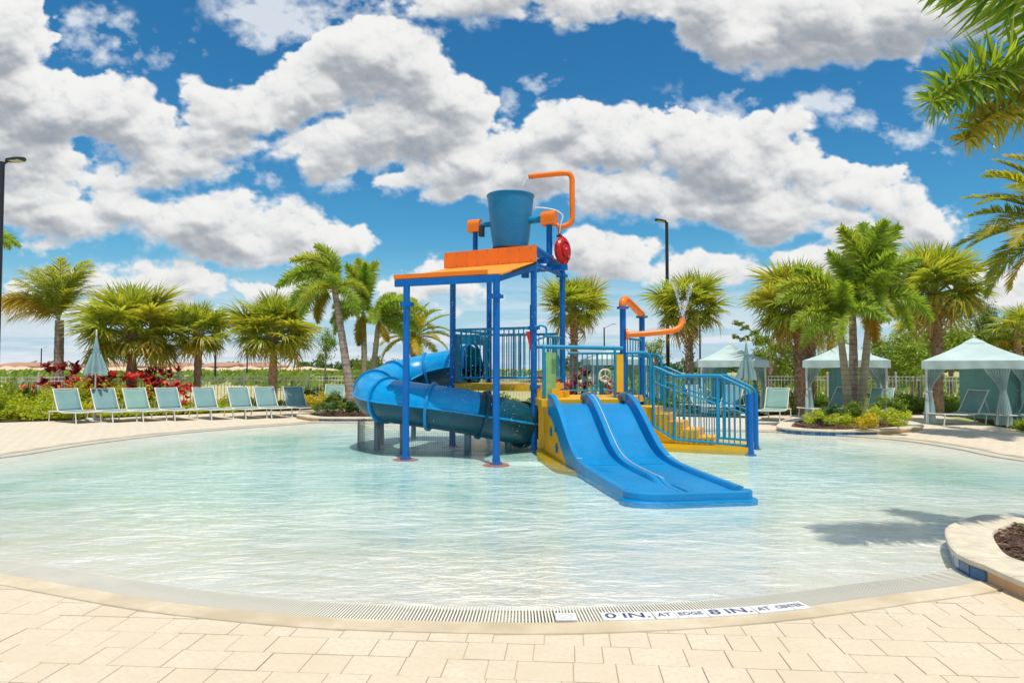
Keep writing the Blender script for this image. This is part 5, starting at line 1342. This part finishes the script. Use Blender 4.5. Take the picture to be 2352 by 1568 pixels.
# feather palm behind the left front post
t, v = palm('bright feather palm with a short brown trunk behind the tube slide', gb(951, 27), PP(952, 775, 27), .19, .18, 'bark_rough', 'feather_palm', rough=True, boots=40, bootr=.5, seed=4)
fronds(t, v, [(DATE[k % 2], k*137.5, 78-100*(k/26)**.9, .72+.06*(k % 3)) for k in range(26)], .95, 9)
# tall grey trunk at far left with upswept feather crown
t, v = palm('tall palm at far left with a grey trunk and one orange tinged frond', gb(134, 26), PP(136, 735, 26), .19, .15, 'bark_smooth', 'feather_palm', seed=6)
fronds(t, v, [(QUEEN[0], 165, 62, 1.0), (QUEEN[0], 172, 52, 1.0), (QUEEN[1], 186, 44, 1.0), (QUEEN[0], 205, 66, .95), (QUEENO, 182, 34, 1.05), (QUEENO, 174, 40, .95), (QUEEN[0], 12, 80, 1.05), (QUEEN[0], -15, 72, 1.05), (QUEEN[1], 20, 66, .85), (QUEEN[0], -60, 84, 1.0),
              (QUEEN[0], -80, 74, .9), (QUEEN[0], 90, 72, .9), (QUEEN[1], 5, 76, 1.0), (QUEEN[1], -120, 55, .9), (QUEEN[1], 130, 58, .9), (QUEEN[0], 100, 84, 1.0), (QUEEN[1], -45, 62, .75), (QUEEN[0], 140, 76, 1.0), (QUEEN[0], -150, 78, .9), (QUEEN[1], 195, 18, .75), (QUEEN[0], 30, 76, 1.0), (QUEEN[0], 168, 70, 1.0), (QUEEN[0], -100, 66, .9), (QUEEN[1], 60, 60, .8)], 1.14, 2)
# foxtail palms behind the tube slide
t, v = palm('tallest foxtail palm leaning left over the planter behind the tube slide', gb(812, 23.2, .1), PP(768, 668, 23.2), .17, .10, 'bark_smooth', 'foxtail_palm', bulge=.25, seed=8)
fronds(t, v, [(FOX[1], 172, 84, 1.05), (FOX[2], 178, 68, 1.10), (FOX[1], 120, 80, .95), (FOX[2], 182, 36, 1.15), (FOX[2], 176, 48, 1.0), (FOX[1], -80, 30, .8), (FOX[2], -120, 5, .85), (FOX[2], 190, 8, .95), (FOX[2], 30, 28, .7), (FOX[1], 205, -20, .85), (FOX[2], 90, 30, .8), (FOXO, 210, -40, .75), (FOX[2], -30, -15, .8)], 1.05, 3)
t, v = palm('foxtail palm with one dense upright frond behind the tube slide', gb(838, 24.2, .1), PP(834, 720, 24.2), .13, .085, 'bark_green', 'foxtail_palm', seed=9)
fronds(t, v, [(FOX[0], 140, 88, 1.25), (FOX[0], 60, 84, 1.2), (FOX[0], 200, 82, 1.1), (FOX[0], -60, 84, 1.1), (FOX[1], 170, 30, .8), (FOX[2], 185, -4, .8), (FOX[2], 20, 0, .75), (FOX[1], -90, 35, .7), (FOX[2], 80, 30, .7), (FOXO, -100, -62, .75), (FOX[2], 200, 15, .75)], .98, 4)
t, v = palm('foxtail palm with drooping fronds close to the left blue post', gb(846, 24.0, .1), PP(868, 745, 24.0), .13, .085, 'bark_green', 'foxtail_palm', seed=10)
fronds(t, v, [(FOX[2], 15, 64, 1.0), (FOX[2], 0, 48, 1.1), (FOX[2], -30, 55, 1.0), (FOX[1], 40, 72, .85), (FOX[2], -90, 30, .8), (FOX[2], 60, 20, .8), (FOX[2], 170, 20, .6), (FOX[2], 10, 22, .95), (FOXO, -60, -20, .6), (FOX[2], -10, -5, .85), (FOX[1], 20, 80, .8)], 1.0, 5)
# slender trio in the island planter
TR = [('leftmost slender trunk of the three in the island planter', 1950, 1926, 742, 19.2, .098, [(FOX[1], 172, 74, 1.2), (FOX[2], 178, 64, 1.25), (FOX[2], 174, 54, 1.15), (FOX[1], 150, 78, 1.0), (FOX[2], 190, 25, .9), (FOX[2], -70, 30, .9), (FOX[1], -100, 60, .95), (FOX[2], -110, 10, .85), (FOX[1], 30, 50, .8), (FOX[2], 200, 0, .8), (FOX[2], 90, 20, .8)]),
      ('straight middle trunk of the three in the island planter', 1958, 1957, 712, 19.7, .112, [(FOX[0], 150, 82, 1.1), (FOX[0], 20, 82, 1.05), (FOX[0], 90, 84, 1.0), (FOX[1], -80, 66, 1.0), (FOX[2], -90, 40, .9), (FOX[2], -60, 20, .8), (FOX[2], -130, 25, .8), (FOX[1], 180, 45, .8), (FOX[2], 150, 0, .7), (FOX[2], 30, -5, .7), (FOX[1], 60, 40, .8)]),
      ('rightmost slender trunk of the three, leaning right under the highest crown', 1970, 1998, 700, 19.3, .098, [(FOX[0], 60, 86, 1.5), (FOX[0], 10, 80, 1.42), (FOX[0], 170, 82, 1.38), (FOX[0], -80, 84, 1.40), (FOX[0], 95, 74, 1.2), (FOX[1], -80, 70, 1.05), (FOX[1], -30, 62, 1.1), (FOX[1], 10, 62, 1.1), (FOX[2], 5, 36, 1.05), (FOX[2], -20, 15, 1.0), (FOX[2], -100, 15, .8), (FOX[1], -95, 50, .9), (FOXO, -110, -45, .75), (FOX[2], 60, 10, .8), (FOX[2], 15, 5, .95)])]
for k, (lab, bx, tx, ty, D, r0, sp_) in enumerate(TR):
    t, v = palm(lab, gb(bx, D, .1), PP(tx, ty, D), r0*1.35, r0*.8, 'bark_green' if k != 1 else 'bark_smooth', 'foxtail_palm', bulge=.2, seed=40+k, group='three slender palms in the island planter')
    fronds(t, v, sp_, 1.0, 50+k)
# palm standing outside the right edge in the near planter: only its hanging fronds are seen
t, v = palm('near foxtail palm whose dark green fronds hang in at the top right corner', (5.75, 5.9, .1), (5.6, 6.0, 4.05), .17, .11, 'bark_smooth', 'foxtail_palm', bulge=.2, seed=44)
fronds(t, v, [(NEARF[0], 183, 12, .98), (NEARF[0], 176, 2, .78), (NEARF[0], 181, 46, 1.0), (NEARF[0], 120, 78, .9), (NEARF[1], 30, 40, .9), (NEARF[1], -10, 30, .9), (NEARF[0], 10, 75, .85)], 1.0, 6)
# date palm beyond the right edge
t, v = palm('golden green date palm reaching in from the right edge below the near fronds', gb(2470, 16), PP(2462, 530, 16), .22, .20, 'bark_rough', 'date_palm', rough=True, boots=80, bootr=3, seed=45)
fronds(t, v, [(DATE[k % 2], az, el, 1.0) for k, (az, el) in enumerate([(178, 48), (185, 33), (172, 20), (190, 12), (176, 2), (183, -12), (170, 60), (200, 40), (160, 35), (205, 5), (155, 5), (178, 72), (215, 55), (140, 60), (100, 50), (60, 40), (20, 30), (-20, 40), (-60, 30), (-90, 55), (188, -28), (165, -25), (230, 20)])], 1.08, 7)
# a palm beyond the left edge, only one frond tip shows
t, v = palm('palm outside the left edge showing one dark frond behind the lamp post', gb(-75, 22), PP(-62, 560, 22), .16, .12, 'bark_smooth', 'foxtail_palm', seed=46)
fronds(t, v, [(FOX[1], 0, 12, .9), (FOX[2], 8, 30, .9), (FOX[1], -60, 40, .9), (FOX[1], 120, 60, .9), (FOX[1], 180, 40, .9), (FOX[1], 240, 50, .9)], .9, 8)
# ------------------------------------------------------------------ shrubs, trees, beds
def leafcloud(seed, n, rx, ry, rz, size, flat=.5, clumps=9, shape='oval', shell=.5):
    """leaf-sized faces gathered in clumps, with gaps between them"""
    rr = random.Random(seed); mb = MB(); cs = []
    for _ in range(clumps):
        a = rr.uniform(0, 6.28); z = rr.uniform(-.75, .9); q = math.sqrt(max(0, 1-z*z)); f = rr.uniform(.35, .85)
        cs.append((Vector((math.cos(a)*q*rx*f, math.sin(a)*q*ry*f, z*rz*f)), rr.uniform(.30, .55)))
    for k in range(n):
        c, cr_ = cs[k % clumps]; d = Vector((rr.gauss(0, 1), rr.gauss(0, 1), rr.gauss(0, 1))); d.normalize(); e = cr_*(rr.random()**shell)
        p = c+Vector((d.x*rx, d.y*ry, d.z*rz))*e
        nrm = (d+Vector((rr.uniform(-.8, .8), rr.uniform(-.8, .8), rr.uniform(0, 1.0)))).normalized()
        x = nrm.orthogonal().normalized(); x = (Matrix.Rotation(rr.uniform(0, 6.28), 3, nrm)@x); y = nrm.cross(x)
        l = size*rr.uniform(.6, 1.35); w = l*flat
        mb.add([p-x*l, p-x*l*.2+y*w, p+x*l, p-x*l*.2-y*w], [(0, 1, 2, 3)])
    return mb
def spiky(seed, n, L, w, droop=.5, spread=1.0, up=.9):
    """tuft of strap leaves from the ground"""
    rr = random.Random(seed); mb = MB()
    for k in range(n):
        a = rr.uniform(0, 6.28); el = rr.uniform(.15, 1.0)**.7; d = Vector((math.cos(a)*spread*(1.1-el), math.sin(a)*spread*(1.1-el), el*up+.15))
        blade(mb, (math.cos(a)*.05*L, math.sin(a)*.05*L, 0), d, Vector((-math.sin(a), math.cos(a), 0)).cross(d), L*rr.uniform(.6, 1.15), w*rr.uniform(.7, 1.2), droop*rr.uniform(.5, 1.3), 4)
    return mb
LC = {}
def shrub_mesh(kind, seed, m):
    key = (kind, seed, m)
    if key not in LC:
        if kind == 'round': me = leafcloud(seed, 1500, 1, 1, 1, .085, .5, 12).mesh('foliage', M[m])
        elif kind == 'small': me = leafcloud(seed, 700, 1, 1, 1, .12, .5, 10).mesh('foliage', M[m])
        elif kind == 'big': me = leafcloud(seed, 5200, 1, 1, 1, .046, .5, 24).mesh('foliage', M[m])
        elif kind == 'loose': me = leafcloud(seed, 2300, 1, 1, 1, .050, .45, 15, shell=.8).mesh('foliage', M[m])
        elif kind == 'tuft': me = spiky(seed, 110, 1.0, .022, .55).mesh('foliage', M[m])
        elif kind == 'broad': me = spiky(seed, 46, 1.0, .065, .35, .7).mesh('foliage', M[m])
        elif kind == 'ti':
            rr = random.Random(seed); mb = MB()
            for q in range(30):
                a = rr.uniform(0, 6.28); o = Vector((math.cos(a)*rr.uniform(0, .75), math.sin(a)*rr.uniform(0, .65), rr.uniform(.12, .82)))
                for k in range(16):
                    b = rr.uniform(0, 6.28); e = rr.uniform(.2, 1.2); d = Vector((math.cos(b), math.sin(b), e))
                    blade(mb, o, d, Vector((-math.sin(b), math.cos(b), 0)).cross(d), .33*rr.uniform(.7, 1.2), .046, .35, 3)
            me = mb.mesh('foliage', M[m])
        LC[key] = me
    return LC[key]
stem_me = MB().tube([(0, 0, -.1), (.02, 0, .5), (0, .02, 1)], [.09, .06, .03], 7).mesh('stem', M['bark_smooth'])
def shrub(label, x, y, z, rx, ry, rz, kind, m, seed=1, name='shrub', cat='shrub', group=None, stem=True):
    t = thing(name, label, cat, (x, y, max(0, z-rz) if kind in ('round', 'small', 'big', 'loose') else z), RN.uniform(0, 6), group)
    zz = z-t.location.z
    if kind in ('tuft', 'broad', 'ti'): link('foliage', shrub_mesh(kind, seed, m), t, (0, 0, 0), (0, 0, 0), (rx, ry, rz))
    else:
        link('foliage', shrub_mesh(kind, seed, m), t, (0, 0, zz), (0, 0, 0), (rx, ry, rz))
        if stem: link('stem', stem_me, t, (0, 0, -t.location.z), (0, 0, 0), (rx*.8, rx*.8, z))
    return t
def at(px, py, D): q = V(px, py, D); return q.x, q.y, q.z
# red ti plants: clumps along the fence
TI = 1.35
GT = 'red leaved plants along the fence'
for i, (px, D, w, h, m, lab) in enumerate([(118, 26, .62, .95, 'ti_leaf', 'small pinkish red leaved plant left of the grey palm trunk'), (178, 25.4, .85, 1.55, 'ti_dark', 'tall dark red leaved plant left of the closed umbrella'), (206, 25.0, .60, 1.05, 'ti_leaf', 'bright red leaved plant right behind the closed umbrella pole'),
      (244, 24.8, .8, 1.25, 'ti_leaf', 'broad crimson leaved plant right of the closed umbrella'), (272, 25.2, .75, 1.3, 'ti_dark', 'dark crimson leaved plant touching the first short palm trunk on its left'), (338, 25.2, .75, 1.25, 'ti_leaf', 'red leaved plant just right of the first short palm trunk'),
      (362, 25.8, .45, 1.45, 'ti_dark', 'narrow dark maroon plant rising right of the first short palm'), (392, 25.6, .7, 1.4, 'ti_dark', 'maroon leaved plant at the start of the right-hand red clump'), (415, 25.2, .65, 1.0, 'ti_leaf', 'bright red leaved plant at the right end of the red clumps'),
      (1335, 28.4, .8, 1.35, 'ti_dark', 'dark red leaved plant seen through the rear rails'), (1295, 28.4, .8, 1.1, 'ti_leaf', 'pink red leaved plant seen left of the steering wheel'), (1405, 28.2, .6, 1.0, 'ti_leaf', 'red leaved plant seen right of the steering wheel')]):
    x, y, z = gb(px, D); shrub(lab, x, y-.5, 0, w*1.7, w*1.1, h*TI, 'ti', m, i % 4, 'ti_plant', 'plant', GT)
# bird of paradise and low plants at far left
for i, (px, D, w, h, k, m, lab) in enumerate([(60, 23.5, .9, 1.62, 'broad', 'shrub_dark', 'dark broad leaved clump by the fence at far left'), (85, 23.8, .8, 1.5, 'broad', 'shrub', 'tall green paddle leaved plant left of the grey trunk'), (30, 23.4, .7, 1.4, 'broad', 'shrub', 'paddle leaved plant nearest the left lamp post'),
      (180, 34, 1.6, 1.9, 'tuft', 'fan', 'spiky cycad beyond the fence behind the red plants'), (246, 34, 1.3, 1.8, 'tuft', 'fan', 'low feathery cycad beyond the fence right of the umbrella'), (60, 30, 1.5, 1.9, 'tuft', 'fan', 'cycad beyond the fence at far left')]):
    x, y, z = gb(px, D); shrub(lab, x, y, 0, w, w, h, k, m, i % 2, 'leafy_plant', 'plant')
# planted beds: raised soil with low cover
M['soil'] = mat('dark_planting_soil', (.11, .075, .04), .95, var=.3, vscale=8, tint2=(.07, .10, .02))
def bed(name, poly, z=.05):
    mb = MB(); mb.prism([(p[0], p[1]) for p in poly], -.08, z); return tag(mb.build(name, M['soil']), kind='structure')
bed('planting_bed', [(-16.4,20.55),(-14.35,21.75),(-12.35,24.2),(-8.4,27.5),(-6.5,28.6),(-3.5,28.9),(5.5,30.3),(5.5,31.5),(-8,31),(-26,27),(-26,16.5),(-22,17.4)])
bed('planting_bed', [(13.6,17.9),(14.2,20.0),(16.0,24.6),(9,24.75),(9,30.5),(26,27),(26,13.5)], .045)
bed('planting_bed', [(-1.9,24.9),(3.9,24.2),(8.2,22.9),(8.5,24.6),(5.5,29.4),(-2,28.5)], .04)
def cover(name, pts, m, label=None, n=9000, h=.4, kind='leaf', seed=9, size=.05, zf=None):
    """low planting nobody could count: leaves or blades over an area given as (x, y, radius, height) patches"""
    rr = random.Random(seed); mb = MB(); tot = sum(p[2]**2 for p in pts)
    for (x, y, r_, hh) in pts:
        for _ in range(int(n*r_*r_/tot)):
            a = rr.uniform(0, 6.28); q = r_*math.sqrt(rr.random()); p = Vector((x+math.cos(a)*q, y+math.sin(a)*q, 0))
            top = hh*(1-.5*(q/r_)**2)*(.7+.3*math.sin(p.x*5)*math.cos(p.y*4))
            if kind == 'leaf':
                p.z = .03+top*rr.random()**.6; nrm = Vector((rr.uniform(-1, 1), rr.uniform(-1, 1), rr.uniform(.1, 1.2))).normalized(); u = nrm.orthogonal().normalized(); u = Matrix.Rotation(rr.uniform(0, 6.28), 3, nrm)@u; w = nrm.cross(u); l = size*rr.uniform(.6, 1.4)
                mb.add([p-u*l, p+w*l*.45, p+u*l, p-w*l*.45], [(0, 1, 2, 3)])
            else:
                b = rr.uniform(0, 6.28); d = Vector((math.cos(b)*.45, math.sin(b)*.45, 1)); blade(mb, p+Vector((0, 0, .02)), d, Vector((-math.sin(b), math.cos(b), 0)).cross(d), top*rr.uniform(.7, 1.3), size*.35, .4, 3)
    o = mb.build(name, M[m]); tag(o, kind='stuff'); return o
rr = random.Random(3)
def line(a, b, n, r_, h, jit=.3): return [(a[0]+(b[0]-a[0])*k/(n-1)+rr.uniform(-jit, jit), a[1]+(b[1]-a[1])*k/(n-1)+rr.uniform(-jit, jit), r_*rr.uniform(.8, 1.2), h*rr.uniform(.75, 1.25)) for k in range(n)]
cover('ground_cover', line((-18.5,20.9), (-14.6,22.3), 12, .8, .75)+line((-18.5,22.6), (-13.6,24.2), 14, .9, 1.30), 'shrub_bright', n=34000, size=.055, kind='leaf', seed=1)
cover('ground_cover', line((-17.5,21.4), (-14.2,22.9), 9, .8, 1.15), 'shrub_gold', n=5000, size=.06, kind='blade', seed=2)
cover('ground_cover', line((-13.8,23.6), (-9,27.6), 16, .8, .42)+line((-13.5,24.8), (-9,28), 12, .7, .6), 'shrub_bright', n=24000, size=.05, seed=3)
cover('ground_cover', line((-8.3,28.2), (5,29.6), 20, .8, .6)+line((-1,26), (5,26.5), 10, .8, .5), 'shrub', n=20000, size=.06, seed=4)
cover('ground_cover', line((6,29), (9.5,25.6), 8, .8, .6)+line((9.6,25.8), (16,25.6), 14, .9, .7)+line((9,28.6), (20,26.3), 14, 1.0, .9), 'shrub', n=24000, size=.065, seed=5)
cover('ground_cover', line((8.9,24.9), (10.3,25.3), 5, .6, .5)+line((12.6,24.9), (13.4,24.9), 4, .5, .55), 'shrub_bright', n=6000, size=.05, seed=6)
# golden shrub right of the lounger row, low planting in the three planters
x, y, z = gb(732, 26); shrub('golden yellow shrub right of the lounger row', x, y, .42, .85, .6, .38, 'round', 'shrub_gold', 1)
x, y, z = gb(722, 28); shrub('grey green shrub behind the golden one', x, y, .5, 1.1, .7, .45, 'round', 'shrub', 2)
GI = 'low shrubs in the island planter'
for i, (px, D, r_, h, m, lab) in enumerate([(1872, 17.4, .36, .24, 'shrub_bright', 'yellow green shrub at the left end of the island planter'), (1905, 18.2, .40, .30, 'shrub_dark', 'darker green shrub left of the slender trunks'), (1925, 17.2, .34, .20, 'shrub_bright', 'small bright shrub before the leftmost slender trunk'),
        (1985, 17.0, .36, .22, 'shrub_gold', 'golden shrub just right of the slender trunks'), (2020, 17.2, .42, .28, 'shrub_bright', 'bright shrub right of centre in the island planter'), (2058, 17.0, .42, .28, 'shrub_bright', 'bright shrub at the right end of the island planter'), (2040, 18.4, .5, .42, 'shrub', 'green shrub at the back right of the island planter'), (1950, 18.6, .45, .34, 'shrub', 'green shrub behind the slender trunks')]):
    x, y, z = gb(px, D); shrub(lab, x, y, .14+h, r_, r_*.8, h, 'round', m, i % 4, group=GI, stem=False)
GB = 'low shrubs in the planter behind the tube slide'
for i, (px, D, r_, h, m, lab) in enumerate([(738, 22.6, .30, .20, 'shrub', 'low shrub at the left tip of the far planter'), (762, 22.2, .40, .24, 'shrub_dark', 'dark shrub left of the leaning trunk in the far planter'), (788, 22.3, .40, .24, 'shrub', 'green shrub before the leaning trunk'), (818, 22.3, .40, .26, 'shrub_dark', 'dark shrub right of the leaning trunk'),
        (775, 23.8, .55, .36, 'shrub', 'green shrub deeper in the far planter')]):
    x, y, z = gb(px, D); shrub(lab, x, y, .14+h, r_, r_*.8, h, 'round', m, i % 4, group=GB, stem=False)
for (px, py, D, rx, rz, m, sd_, lab) in [(835, 870, 24.5, .75, .8, 'shrub_bright', 3, 'leafy yellow green shrub between the palm trunks behind the tube slide'), (748, 800, 27, .75, .95, 'shrub', 2, 'loose green young tree left of the leaning trunk'), (880, 850, 26, .8, .7, 'shrub', 1, 'green shrub behind the left blue post')]:
    x, y, z = at(px, py, D); shrub(lab, x, y, z, rx, rx*.8, rz, 'loose', m, sd_, 'shrub')
# clump of grassy leaves in front of the right cabana, and tufts at the right edge
for i, (x, y, r_, lab) in enumerate([(13.35, 17.75, .62, 'bright grassy clump at the deck corner before the right cabana'), (14.05, 17.6, .66, 'grassy clump cut by the right edge before the cabana'), (13.75, 18.5, .62, 'grassy clump behind the other two at the right edge')]):
    shrub(lab, x, y, .02, r_, r_, .62, 'tuft', 'shrub_bright', i, 'grass_clump', 'plant', 'grassy clumps at the right edge'); o = shrub_mesh('tuft', i+1, 'shrub')
    link('foliage', o, [q for q in C.objects if q.name.startswith('grass_clump')][-1], (.1, .1, 0), (0, 0, 1), (r_, r_, .5))
shrub('small spiky plant tip at the right edge above the near planter', 4.93, 6.35, .12, .42, .40, .42, 'tuft', 'date', 2, 'spiky_plant', 'plant')
# background trees on the right
def tree(label, px, py, D, rx, rz, m, seed, kind='big', group='trees beyond the right fence'):
    x, y, z = at(px, py, D); t = thing('leafy_tree', label, 'tree', (x, y, 0), seed, group)
    link('crown', shrub_mesh(kind, seed, m), t, (0, 0, z), (0, 0, 0), (rx, rx, rz)).data.name = 'crown'
    MB().tube([(0, 0, -.1), (.05, .02, z*.5), (0, 0, z*1.05)], [.16, .11, .05], 8).build('trunk', M['bark_smooth'], t, True)
    for k in range(4):
        a = k*1.7+seed; MB().tube([(0, 0, z*.55), (math.cos(a)*rx*.35, math.sin(a)*rx*.35, z*.9), (math.cos(a)*rx*.7, math.sin(a)*rx*.7, z+rz*.3)], [.05, .035, .015], 6).build('limb', M['bark_smooth'], t, True)
    return t
for a in [('bright green young tree right behind the mint cabana', 1768, 815, 29, 1.15, 1.15, 'tree_leaf', 1, 'loose'), ('green tree with a bare reaching limb left of the shaggy palm', 1800, 850, 31, 1.5, 1.0, 'tree_leaf', 2, 'big'),
          ('dense yellow green tree right of the slender trio', 2052, 830, 31, 1.6, 1.25, 'tree_leaf', 3, 'big'), ('rounded green tree behind the rough trunked palm', 2110, 812, 32, 1.5, 1.45, 'tree_leaf', 4, 'big'), ('yellow green tree between the two right cabanas', 2180, 800, 33, 1.6, 1.5, 'tree_leaf', 5, 'big'),
          ('pale bluish green feathery tree above the right cabana', 2245, 745, 34, 1.15, 1.7, 'tree_bluish', 6, 'loose'), ('green tree at the right edge beyond the cabana', 2312, 780, 33, 1.6, 1.5, 'tree_leaf', 1, 'big'), ('low green tree filling the gap behind the open cabana', 1905, 838, 33, 1.8, .9, 'tree_leaf', 2, 'big'),
          ('dark green tree low behind the right cabana roof', 2260, 830, 36, 2.0, 1.1, 'shrub_dark', 3, 'big'), ('green shrubby tree far right beyond the frame edge', 2400, 790, 32, 1.7, 1.8, 'tree_leaf', 4, 'big'), ('pale green sapling left of the tall right lamp post', 1505, 805, 34, .75, .9, 'tree_leaf', 5, 'loose'), ('low green tree behind the distant cabana', 1455, 835, 36, 1.2, .7, 'tree_leaf', 3, 'loose')]:
    tree(*a)
# the reaching limb with leaf tufts left of the shaggy palm
bx = thing('leafy_branch_tree', 'thin tree whose leafy branches reach left above the mint cabana', 'tree', gb(1835, 30))
brp = [V(1835, 880, 30), V(1815, 830, 30), V(1770, 790, 30), V(1730, 762, 30), V(1695, 742, 30)]; MB().tube(smooth_path(brp, 4), [.08-.065*k/16 for k in range(17)], 7).build('trunk', M['bark_smooth'], bx, True, world=True)
MB().tube(smooth_path([V(1770, 790, 30), V(1735, 785, 30), V(1685, 772, 30)], 4), .018, 6).build('limb', M['bark_smooth'], bx, True, world=True)
for (px, py, s) in [(1695,742,.30),(1712,752,.28),(1735,765,.34),(1690,773,.26),(1712,777,.30),(1745,786,.36),(1760,780,.42),(1785,800,.5),(1800,768,.36),(1815,800,.5),(1778,825,.5)]:
    link('foliage', shrub_mesh('small', 7, 'tree_leaf'), bx, V(px, py, 30)-bx.location, (0, 0, px), (s, s, s*.6))
# scrub beyond the fence and the far tree line
def far_shrub_row(name, m, pts, n, size, seed):
    rr = random.Random(seed); mb = MB()
    for (x, y, r_, h) in pts:
        for _ in range(n):
            a = rr.uniform(0, 6.28); q = r_*rr.random()**.5; z = h*math.sqrt(max(0, 1-(q/r_)**2))*rr.random()**.5
            nrm = Vector((rr.uniform(-1, 1), rr.uniform(-1.2, .4), rr.uniform(0, 1))).normalized(); u = nrm.orthogonal().normalized(); w = nrm.cross(u); l = size*rr.uniform(.5, 1.4); p = Vector((x+math.cos(a)*q, y+math.sin(a)*q, z))
            mb.add([p-u*l, p+w*l*.6, p+u*l, p-w*l*.6], [(0, 1, 2, 3)])
    return tag(mb.build(name, M[m]), kind='stuff')
rr = random.Random(8)
far_shrub_row('scrub', 'shrub', [(rr.uniform(-75, 8), rr.uniform(48, 120), rr.uniform(1.5, 3.5), rr.uniform(.4, 1.25)) for _ in range(100)], 90, .30, 1)
far_shrub_row('scrub', 'shrub', [(rr.uniform(-120, 20), rr.uniform(110, 185), rr.uniform(3, 6), rr.uniform(.7, 1.5)) for _ in range(110)], 80, .5, 2)
far_shrub_row('far_wood', 'shrub_dark', [(x*3.6+rr.uniform(-2, 2), 260+rr.uniform(-8, 8), rr.uniform(4, 7), rr.uniform(3.5, 6.5)) for x in list(range(5, 62))], 90, 1.0, 3)
far_shrub_row('far_wood', 'shrub_dark', [(-88+x*3.0+rr.uniform(-2, 2), 300+rr.uniform(-8, 8), rr.uniform(3, 6), rr.uniform(3.0, 6.5)) for x in range(0, 16)]+[(-230+x*9+rr.uniform(-4, 4), 330, rr.uniform(3, 5), rr.uniform(3.5, 6.0)) for x in range(0, 16)], 90, .9, 4)
far_shrub_row('scrub', 'shrub', [(rr.uniform(8, 50), rr.uniform(38, 80), rr.uniform(1.5, 3.5), rr.uniform(.7, 1.6)) for _ in range(70)], 90, .3, 5)
